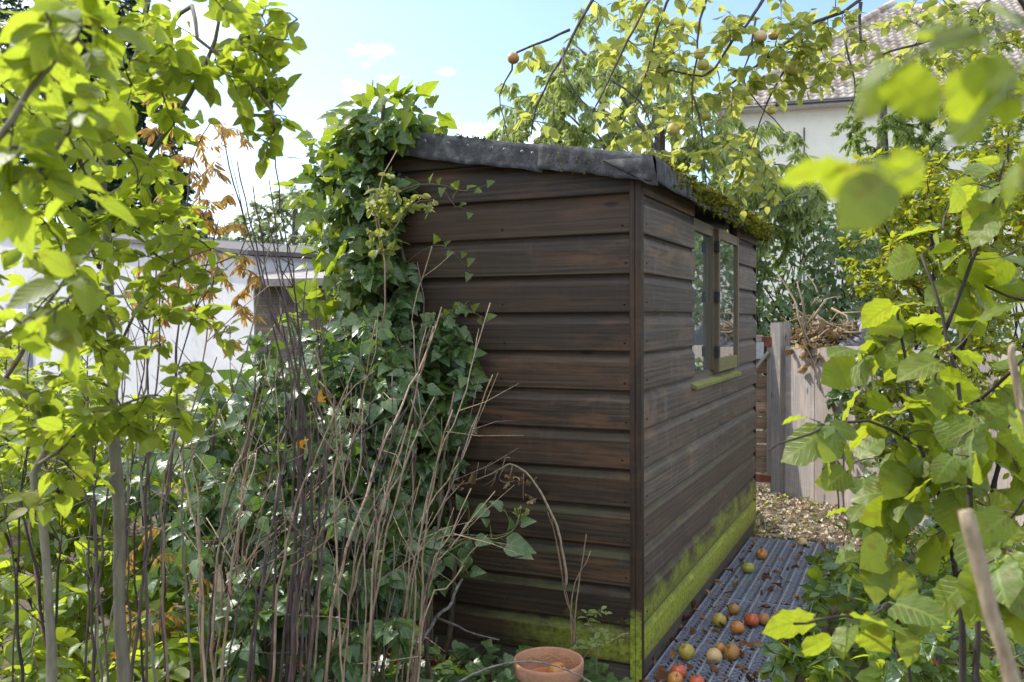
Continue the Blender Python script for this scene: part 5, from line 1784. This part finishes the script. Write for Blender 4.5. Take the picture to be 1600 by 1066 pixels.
for (x0, D_, mid, top) in ((425, 2.3, (470, 760), (480, 420)), (345, 2.2, (425, 800), (445, 700)), (460, 2.3, (505, 760), (415, 330)), (440, 2.35, (470, 820), (370, 250)), (445, 2.4, (480, 700), (420, 280)), (470, 2.4, (490, 720), (345, 200)), (400, 2.4, (430, 800), (470, 500)), (490, 2.4, (500, 700), (450, 380)), (480, 2.45, (470, 600), (430, 230)), (455, 2.3, (460, 650), (395, 290))):
    it.append(([gb(x0, D_), at(*mid, D_), at((mid[0] * 0.55 + top[0] * 0.45) + random.uniform(-6, 6), mid[1] * 0.5 + top[1] * 0.5, D_ + 0.03), at(*top, D_ + random.uniform(-.05, .15))], random.uniform(0.0045, 0.0072), 0.0018))
rt, B_, ends = canes('dark_cane_shrub', 'tall dark forked canes rising above the ivy mound', it, M['cane_purple'], 3)
it = []
for k in range(50):
    x0 = random.uniform(270, 650)
    D_ = random.uniform(2.15, 2.75)
    y1 = random.uniform(470, 900)
    x1 = x0 + random.gauss(40, 85) + (1000 - y1) * 0.08
    it.append(([gb(x0, D_), at(x0 + (x1 - x0) * 0.35 + random.gauss(0, 8), 1000 - (1000 - y1) * 0.35, D_), at(x0 + (x1 - x0) * 0.7 + random.gauss(0, 8), 1000 - (1000 - y1) * 0.7, D_ + 0.02), at(x1, y1, D_ + random.uniform(-.1, .15))], random.uniform(0.0025, 0.0055), 0.0015))
it += [([gb(480, 2.3), at(530, 900, 2.4), at(590, 720, 2.6), at(660, 560, 2.9), at(690, 480, 3.0)], 0.006, 0.0025), ([gb(640, 2.8), at(655, 620, 3.0), at(650, 480, 3.05), at(675, 385, 3.05)], 0.004, 0.002), ([gb(635, 2.8), at(650, 700, 3.0), at(663, 500, 3.0), at(652, 410, 3.05)], 0.004, 0.002)]
canes('tan_cane_shrub', 'dense stand of dead tan stems in front of the ivy mound', it, [M['cane_tan'], M['cane_tan'], M['cane_purple'], M['cane_dead']], 3)

# withered orange leaves hanging on a dead climber, and two bright orange leaves
wb = gb(250, 2.6)
plant('withered_climber', 'withered climber with hanging orange brown leaflets by the garage wall', 'climber', wb,
      [([wb, at(255, 760, 2.6), at(280, 420, 2.6), at(300, 250, 2.6), at(330, 190, 2.6)], 0.006, 0.002), ([at(280, 420, 2.6), at(250, 300, 2.6), at(250, 160, 2.6)], 0.003, 0.0015), ([at(290, 420, 2.65), at(370, 400, 2.65), at(400, 320, 2.65)], 0.003, 0.0015), ([at(268, 560, 2.6), at(200, 480, 2.6), at(180, 440, 2.6)], 0.003, 0.0015)],
      [V3(at(300, 300, 2.6), (0.12, 0.1, 0.2), 26), V3(at(255, 170, 2.6), (0.07, 0.08, 0.12), 12), V3(at(300, 440, 2.65), (0.22, 0.1, 0.14), 46), V3(at(370, 470, 2.65), (0.10, 0.1, 0.16), 18), V3(at(350, 210, 2.6), (0.08, 0.08, 0.06), 10), V3(at(230, 480, 2.6), (0.12, 0.08, 0.1), 12), V3(at(330, 340, 2.65), (0.1, 0.08, 0.1), 12), V3(at(270, 900, 2.6), (0.18, 0.12, 0.2), 16)],
      'lance', M['leaf_dry'], (0.022, 0.042), 14, M['cane_purple'], M['cane_tan'], 0.0016, 1.0, (0, -0.5, 0.3), 0.8, 220, None, 'stem', 0.1, 0.06, 0.16, 5, 0.004)
mpl = [raw_mesh('snagged_leaf', *t, M['leaf_maple']) for t in LF['maple']]
for (x_, y_, D_, lab) in ((500, 634, 2.35, 'bright orange leaf caught on the canes beside the dark ivy'), (458, 700, 2.35, 'small orange leaf low among the canes'), (181, 1012, 2.0, 'pale tan leaf snagged near the sapling foot')):
    o = link('snagged_leaf', random.choice(mpl), mw=Matrix.Translation(at(x_, y_, D_)) @ Matrix.Rotation(random.uniform(0, 6), 4, 'Y') @ Matrix.Rotation(R(80), 4, 'X') @ Matrix.Scale(0.036, 4))
    tag(o, lab, 'leaf')

# ================================================================== sapling at the left
sb = gb(200, 1.95)
st_ = [([sb, at(197, 1066, 1.95), at(188, 760, 1.95), at(176, 560, 1.95), at(163, 420, 1.95), at(154, 300, 1.95), at(160, 235, 1.95), at(180, 170, 1.95), at(212, 75, 1.95), at(235, -60, 1.95)], 0.0165, 0.007),
       ([at(156, 306, 1.95), at(185, 295, 1.93), at(215, 262, 1.92), at(250, 228, 1.9), at(300, 150, 1.85), at(340, 60, 1.8), at(350, -40, 1.8)], 0.0085, 0.003),
       ([at(190, 160, 1.95), at(260, 60, 1.9), at(300, 10, 1.85), at(310, 60, 1.8), at(360, 100, 1.8), at(420, 160, 1.8), at(430, 200, 1.8)], 0.006, 0.002),
       ([gb(85, 1.8), at(75, 900, 1.8), at(48, 740, 1.8), at(70, 700, 1.78), at(40, 620, 1.76), at(5, 590, 1.75)], 0.012, 0.006),
       ([at(160, 420, 1.95), at(110, 330, 1.8), at(60, 250, 1.6), at(10, 200, 1.45)], 0.005, 0.002),
       ([at(158, 330, 1.95), at(120, 250, 1.7), at(50, 130, 1.4), at(-10, 60, 1.2)], 0.006, 0.002),
       ([at(175, 560, 1.95), at(220, 480, 1.85), at(270, 420, 1.75), at(330, 390, 1.7)], 0.004, 0.0015),
       ([at(60, 720, 1.78), at(140, 660, 1.7), at(230, 620, 1.65), at(320, 660, 1.6)], 0.004, 0.0015),
       ([at(10, 590, 1.75), at(60, 500, 1.6), at(120, 420, 1.5), at(150, 380, 1.45)], 0.005, 0.0015),
       ([at(330, 80, 1.8), at(390, 60, 1.8), at(440, 20, 1.8), at(465, 30, 1.8)], 0.003, 0.0012)]
vs = [V3(at(90, 90, 1.45), (0.18, 0.3, 0.17), 36), V3(at(200, 60, 1.7), (0.20, 0.3, 0.13), 40), V3(at(330, 70, 1.75), (0.16, 0.2, 0.11), 34), V3(at(400, 140, 1.8), (0.06, 0.12, 0.12), 16), V3(at(60, 250, 1.6), (0.17, 0.3, 0.15), 34),
      V3(at(230, 160, 1.8), (0.16, 0.2, 0.12), 24), V3(at(110, 380, 1.65), (0.2, 0.3, 0.14), 30), V3(at(50, 520, 1.65), (0.14, 0.3, 0.16), 26), V3(at(150, 500, 1.75), (0.18, 0.2, 0.13), 32), V3(at(300, 500, 1.8), (0.10, 0.15, 0.12), 10), V3(at(260, 430, 1.75), (0.14, 0.2, 0.08), 14),
      V3(at(260, 630, 1.65), (0.14, 0.15, 0.08), 18), V3(at(110, 630, 1.7), (0.16, 0.2, 0.09), 20), V3(at(300, 320, 1.9), (0.12, 0.15, 0.1), 12), V3(at(190, 290, 1.75), (0.16, 0.2, 0.1), 20), V3(at(420, 60, 1.8), (0.06, 0.1, 0.06), 9), V3(at(60, 740, 1.75), (0.12, 0.2, 0.08), 9), V3(at(420, 210, 1.8), (0.03, 0.06, 0.05), 5)]
plant('sapling', 'young tree with pale smooth stem and yellow green oval leaves', 'sapling', sb, st_, vs, 'ovate', M['leaf_sap'], (0.031, 0.054), 6, M['bark_sap'], M['bark_dark'], 0.0020, 0.15,
      (0.1, 0.1, 0.7), 0.8, 300, None, 'stem', 0.15, 0.06, 0.22, 9, 0.003)

# nearer, soft-focus leaves of the same kind hanging in from the upper left
nb = Vector((-1.05, 0.9, 0))
plant('near_shrub', 'close blurred leafy branches at the upper left corner', 'shrub', nb,
      [([nb, nb + Vector((0, 0, 1.0)), at(-80, 300, 0.95), at(40, 130, 0.95), at(120, 60, 0.95)], 0.012, 0.003), ([at(-60, 330, 0.95), at(60, 260, 0.95), at(130, 170, 0.97)], 0.004, 0.0015), ([nb + Vector((0, 0, 0.9)), at(-60, 560, 1.0), at(60, 500, 1.0), at(140, 440, 1.0)], 0.004, 0.0015)],
      [V3(at(90, 110, 0.95), (0.08, 0.08, 0.07), 15), V3(at(70, 270, 0.95), (0.08, 0.08, 0.06), 10), V3(at(60, 470, 1.0), (0.07, 0.08, 0.05), 6)], 'ovate', M['leaf_sap'], (0.038, 0.058), 5, M['bark_sap'], M['bark_dark'], 0.002, 0.4, (0.1, 0.1, 0.7), 0.8, 100, None, 'stem', 0.2, 0.05, 0.12, 7, 0.003)

# sunlit undergrowth behind the canes
ub = gb(100, 3.2)
plant('undergrowth_shrub', 'bright green low shrub behind the bare canes by the garage', 'shrub', ub,
      [([ub, ub + Vector((0.1, 0, 0.4)), at(60, 700, 3.2)], 0.012, 0.004), ([ub, at(180, 800, 3.2), at(220, 700, 3.3)], 0.01, 0.003), ([ub, at(20, 850, 3.1), at(-20, 760, 3.1)], 0.01, 0.003), ([ub + Vector((0.2, 0, 0)), at(270, 900, 3.2), at(300, 800, 3.3)], 0.008, 0.003)],
      [V3(at(60, 740, 3.3), (0.34, 0.3, 0.26), 80), V3(at(170, 800, 3.3), (0.32, 0.3, 0.24), 80), V3(at(60, 920, 2.9), (0.36, 0.3, 0.26), 90), V3(at(230, 930, 3.0), (0.3, 0.3, 0.26), 70), V3(at(150, 660, 3.6), (0.28, 0.3, 0.2), 40), V3(at(40, 1040, 2.5), (0.34, 0.3, 0.14), 50), V3(at(260, 1030, 2.5), (0.3, 0.25, 0.12), 40), V3(at(20, 700, 3.6), (0.4, 0.3, 0.3), 60), V3(at(-60, 850, 3.2), (0.4, 0.3, 0.4), 60), V3(at(120, 720, 4.2), (0.5, 0.3, 0.3), 60)],
      'elliptic', M['leaf_under'], (0.045, 0.08), 8, M['bark_dark'], M['cane_purple'], 0.003, 0.2, (-0.1, -0.3, 0.9), 0.8, 300, None, 'stem', 0.1, 0.06, 0.2, 6, 0.004)

# leafy bank along the foot of the garage wall
gbk = gb(150, 5.6)
plant('garage_hedge', 'loose yellow green hedge growing along the garage wall foot', 'hedge', gbk,
      [([gbk, gbk + Vector((0.1, 0.1, 0.5)), at(150, 640, 5.6)], 0.02, 0.006), ([gbk + Vector((-0.8, 0.3, 0)), at(20, 660, 5.9)], 0.02, 0.006), ([gbk + Vector((0.8, 0, 0)), at(330, 650, 5.4)], 0.02, 0.006), ([gbk + Vector((-1.6, 0.4, 0)), at(-80, 600, 6.2)], 0.02, 0.006)],
      [V3(at(130, 690, 5.6), (0.9, 0.4, 0.52), 180), V3(at(-20, 660, 6.0), (0.8, 0.4, 0.55), 150), V3(at(330, 700, 5.4), (0.6, 0.4, 0.42), 90), V3(at(430, 640, 5.6), (0.4, 0.4, 0.4), 60)],
      'elliptic', M['leaf_under'], (0.05, 0.09), 9, M['bark_dark'], M['cane_purple'], 0.004, 0.2, (-0.1, -0.3, 0.9), 0.8, 200, None, 'stem', 0.1, 0.08, 0.3, 6, 0.004)

# ================================================================== right side
# berry bush
bb = gb(1480, 4.0)
berry_spots = [V3(at(1440, 400, 4.2), (0.36, 0.35, 0.36), 260), V3(at(1540, 330, 4.0), (0.36, 0.35, 0.36), 250), V3(at(1500, 560, 4.0), (0.36, 0.35, 0.34), 190), V3(at(1600, 500, 3.9), (0.36, 0.35, 0.5), 120), V3(at(1410, 640, 4.2), (0.22, 0.25, 0.28), 90), V3(at(1390, 300, 4.4), (0.24, 0.3, 0.24), 90), V3(at(1520, 760, 3.9), (0.36, 0.3, 0.26), 90), V3(at(1560, 160, 4.2), (0.3, 0.3, 0.36), 70)]


def add_berries(root, B, P, D):
    mb = MB()
    k = rng.choice(len(P), min(len(P), 340), replace=False)
    for p_ in P[k]:
        mb.lathe([(0.0005, -0.0075), (0.0055, -0.004), (0.0068, 0.001), (0.004, 0.0062), (0.0005, 0.0072)], 8, p_ - B + rng.normal(0, 0.012, 3) - np.array((0, 0, 0.012)))
    mb.build('berries', M['berry'], root, kind='stuff')


plant('berry_bush', 'tangled hawthorn like bush with small red berries beside the fence', 'bush', bb,
      [([bb, at(1475, 700, 4.0), at(1468, 560, 4.0), at(1462, 440, 4.05), at(1450, 300, 4.1)], 0.024, 0.008), ([at(1470, 600, 4.0), at(1530, 480, 3.95), at(1560, 330, 3.95)], 0.012, 0.004), ([at(1466, 500, 4.0), at(1410, 420, 4.15), at(1380, 350, 4.2)], 0.010, 0.003), ([bb + Vector((0.2, 0, 0)), at(1560, 760, 3.9), at(1600, 560, 3.8), at(1620, 400, 3.8)], 0.016, 0.005), ([at(1475, 700, 4.0), at(1420, 640, 4.1), at(1390, 600, 4.2)], 0.008, 0.003), ([at(1560, 330, 3.95), at(1580, 200, 4.1), at(1570, 90, 4.2)], 0.008, 0.003)],
      berry_spots, 'elliptic', M['leaf_berry'], (0.028, 0.05), 9, M['bark_dark'], M['bark_dark'], 0.0032, 0.1, (0.0, 0.0, 0.8), 0.8, 300, None, 'stem', 0.1, 0.06, 0.22, 7, 0.006, extra=add_berries, minpx=6)
for (x_, y_, dpx, lab) in ((1392, 763, 17, 'rotten brown apple stuck in the bush near the fence foot'), (1406, 762, 16, 'second rotten apple hanging beside it in the bush')):
    p_ = at(x_, y_, 3.6)
    apple(p_, dpx / 2 / FPX * 3.6, 'brown', lab, 'rotten apples in the bush')

# ivy on the fence
fb = F0 + FD * 0.55
fpts = [F0 + FD * s + Vector((0, 0, 0)) for s in (0.5, 0.6, 0.75, 0.95)]
nrm_f = Vector((FD.y, -FD.x, 0))
if nrm_f.x > 0:
    nrm_f = -nrm_f
plant('fence_ivy', 'small ivy growing down the pale fence boards', 'ivy', fb,
      [([F0 + FD * 0.62 + nrm_f * 0.03, F0 + FD * 0.60 + nrm_f * 0.03 + Vector((0, 0, 0.5)), F0 + FD * 0.55 + nrm_f * 0.03 + Vector((0, 0, 1.05))], 0.006, 0.003), ([F0 + FD * 1.0 + nrm_f * 0.03, F0 + FD * 0.95 + nrm_f * 0.04 + Vector((0, 0, 1.05))], 0.008, 0.003)],
      [V3(F0 + FD * 0.85 + nrm_f * 0.05 + Vector((0, 0, 0.9)), (0.2, 0.25, 0.22), 60), V3(F0 + FD * 0.58 + nrm_f * 0.04 + Vector((0, 0, 0.55)), (0.10, 0.12, 0.28), 20), V3(F0 + FD * 1.1 + nrm_f * 0.06 + Vector((0, 0, 0.6)), (0.2, 0.3, 0.4), 60)],
      'ivy', M['leaf_ivy'], (0.04, 0.065), 5, M['ivy_stem'], M['ivy_stem'], 0.0022, 0.4, (-0.8, -0.5, 0.4), 0.7, 200, None, 'stem', 0.1, 0.06, 0.18, 5, 0.004, minpx=6)

# hazel with large leaves in front
hb = gb(1500, 1.9)
hs = [([hb, at(1490, 900, 1.9), at(1440, 700, 1.95), at(1420, 560, 2.0), at(1400, 480, 2.0)], 0.010, 0.003),
      ([gb(1540, 1.7), at(1520, 800, 1.75), at(1500, 640, 1.8), at(1470, 500, 1.85), at(1440, 400, 1.9)], 0.009, 0.003),
      ([gb(1395, 2.2), at(1392, 930, 2.2), at(1370, 830, 2.2), at(1362, 770, 2.2), at(1350, 745, 2.2)], 0.007, 0.0025),
      ([at(1440, 700, 1.95), at(1360, 660, 1.8), at(1290, 670, 1.7), at(1240, 690, 1.62), at(1200, 705, 1.6)], 0.004, 0.0015),
      ([at(1500, 640, 1.8), at(1560, 600, 1.7), at(1600, 560, 1.6)], 0.005, 0.002),
      ([gb(1450, 1.5), at(1420, 1000, 1.5), at(1360, 960, 1.45), at(1290, 960, 1.4), at(1240, 975, 1.4)], 0.005, 0.002),
      ([at(1492, 900, 1.9), at(1560, 820, 1.6), at(1600, 780, 1.5)], 0.005, 0.002),
      ([at(1450, 480, 1.9), at(1510, 440, 1.9), at(1580, 462, 1.85), at(1620, 470, 1.85)], 0.004, 0.002),
      ([at(1480, 520, 1.85), at(1540, 350, 1.8), at(1570, 250, 1.75)], 0.005, 0.002)]
hv = [V3(at(1430, 500, 2.0), (0.12, 0.12, 0.10), 10), V3(at(1410, 590, 1.95), (0.10, 0.12, 0.10), 8), V3(at(1450, 660, 1.9), (0.13, 0.15, 0.10), 12), V3(at(1280, 680, 1.7), (0.10, 0.06, 0.04), 3), V3(at(1370, 760, 2.1), (0.10, 0.1, 0.07), 8), V3(at(1540, 560, 1.7), (0.10, 0.12, 0.12), 9), V3(at(1560, 720, 1.7), (0.10, 0.12, 0.12), 9),
      V3(at(1480, 780, 1.9), (0.14, 0.12, 0.10), 9), V3(at(1550, 330, 1.8), (0.10, 0.1, 0.12), 10), V3(at(1400, 860, 1.9), (0.14, 0.1, 0.06), 9), V3(at(1340, 960, 1.45), (0.10, 0.08, 0.04), 6), V3(at(1560, 880, 1.5), (0.08, 0.1, 0.08), 9), V3(at(1500, 430, 1.9), (0.14, 0.1, 0.08), 5)]
plant('hazel_bush', 'hazel bush with large rounded yellow green leaves beside the path', 'bush', hb, hs, hv, 'hazel', M['leaf_hazel'], (0.055, 0.095), 3, M['bark_dark'], M['cane_purple'], 0.0022, 0.35,
      (-0.1, -0.1, 0.8), 0.8, 300, None, 'stem', 0.3, 0.06, 0.2, 7, 0.004)
# very near, blurred leaves of an overhanging shrub
qb = Vector((0.75, 0.35, 0))
plant('overhanging_shrub', 'very close blurred yellow green leaves at the upper right', 'shrub', qb,
      [([qb, qb + Vector((0, 0, 1.2)), at(1680, 60, 0.45), at(1600, 40, 0.42), at(1480, 60, 0.40), at(1400, 110, 0.40)], 0.006, 0.0012), ([at(1640, 40, 0.44), at(1560, 150, 0.42), at(1460, 240, 0.41), at(1400, 280, 0.41)], 0.0012, 0.0006), ([at(1680, 200, 0.46), at(1610, 260, 0.5), at(1560, 300, 0.55)], 0.0015, 0.0008)],
      [V3(at(1440, 120, 0.42), (0.026, 0.03, 0.020), 7), V3(at(1400, 260, 0.43), (0.022, 0.03, 0.018), 6), V3(at(1560, 60, 0.42), (0.03, 0.03, 0.02), 5), V3(at(1570, 190, 0.45), (0.03, 0.03, 0.03), 4)], 'hazel', M['leaf_hazel'], (0.020, 0.033), 3, M['green_stem'], M['green_stem'], 0.0009, 0.5, (-0.2, -0.3, 0.7), 0.6, 60, None, 'stem', 0.4, 0.02, 0.06, 6, 0.0005)
cb = gb(1580, 0.74)
mb = MB()
root = thing('snapped_stem', 'out of focus snapped pale stem at the lower right', 'stem', cb)
L = smooth_line([Vector((cb.x + 0.05, cb.y, 0)), Vector((cb.x + 0.04, cb.y - 0.005, 0.4)), at(1618, 1290, 0.73), at(1606, 1170, 0.735), at(1585, 1066, 0.74), at(1555, 960, 0.75), at(1525, 850, 0.76), at(1508, 798, 0.76)], 0.03, 0.001) - np.array(root.location)
mb.tube(L, np.linspace(0.0078, 0.0064, len(L)) * (1 + 0.06 * rng.normal(size=len(L))), 9)
mb.build('cane', M['cane_dead'], root)
mb = MB()
L = smooth_line([Vector((0.83, 1.32, 0)), at(1612, 760, 1.3), at(1596, 640, 1.3), at(1582, 555, 1.3), at(1586, 540, 1.3)], 0.03, 0.001) - np.array(root.location)
mb.tube(L, np.linspace(0.006, 0.0052, len(L)), 9)
mb.build('cane', M['cane_dead'], root)

# low leafy ground growth at the right of the mat
rb = Vector((1.35, 2.9, 0))
plant('low_shrub', 'low green shrubs and ivy along the edge of the grid mat', 'shrub', rb,
      [([rb, rb + Vector((0.1, 0, 0.25)), at(1400, 880, 3.0)], 0.008, 0.003), ([rb + Vector((0, -0.4, 0)), at(1350, 960, 2.5), at(1330, 930, 2.5)], 0.007, 0.002), ([rb + Vector((0.2, 0.7, 0)), at(1420, 800, 3.5), at(1450, 740, 3.5)], 0.010, 0.003), ([rb + Vector((-0.1, 0.5, 0)), at(1320, 900, 3.5), at(1318, 850, 3.5)], 0.005, 0.002)],
      [V3(at(1340, 1020, 2.6), (0.26, 0.25, 0.10), 70), V3(at(1420, 940, 2.8), (0.3, 0.3, 0.14), 80), V3(at(1340, 920, 3.2), (0.14, 0.3, 0.12), 46), V3(at(1440, 830, 3.4), (0.3, 0.3, 0.18), 70), V3(at(1300, 880, 3.7), (0.06, 0.2, 0.05), 14), V3(at(1520, 900, 2.8), (0.3, 0.3, 0.2), 60), V3(at(1260, 1040, 2.5), (0.12, 0.1, 0.05), 16), V3(at(1500, 1040, 2.2), (0.25, 0.2, 0.12), 50)],
      'elliptic', [M['leaf_under'], M['leaf_ivy']], (0.035, 0.065), 7, M['bark_dark'], M['green_stem'], 0.0025, 0.15, (0, -0.2, 1), 0.8, 300, None, 'stem', 0.1, 0.06, 0.2, 6, 0.004)
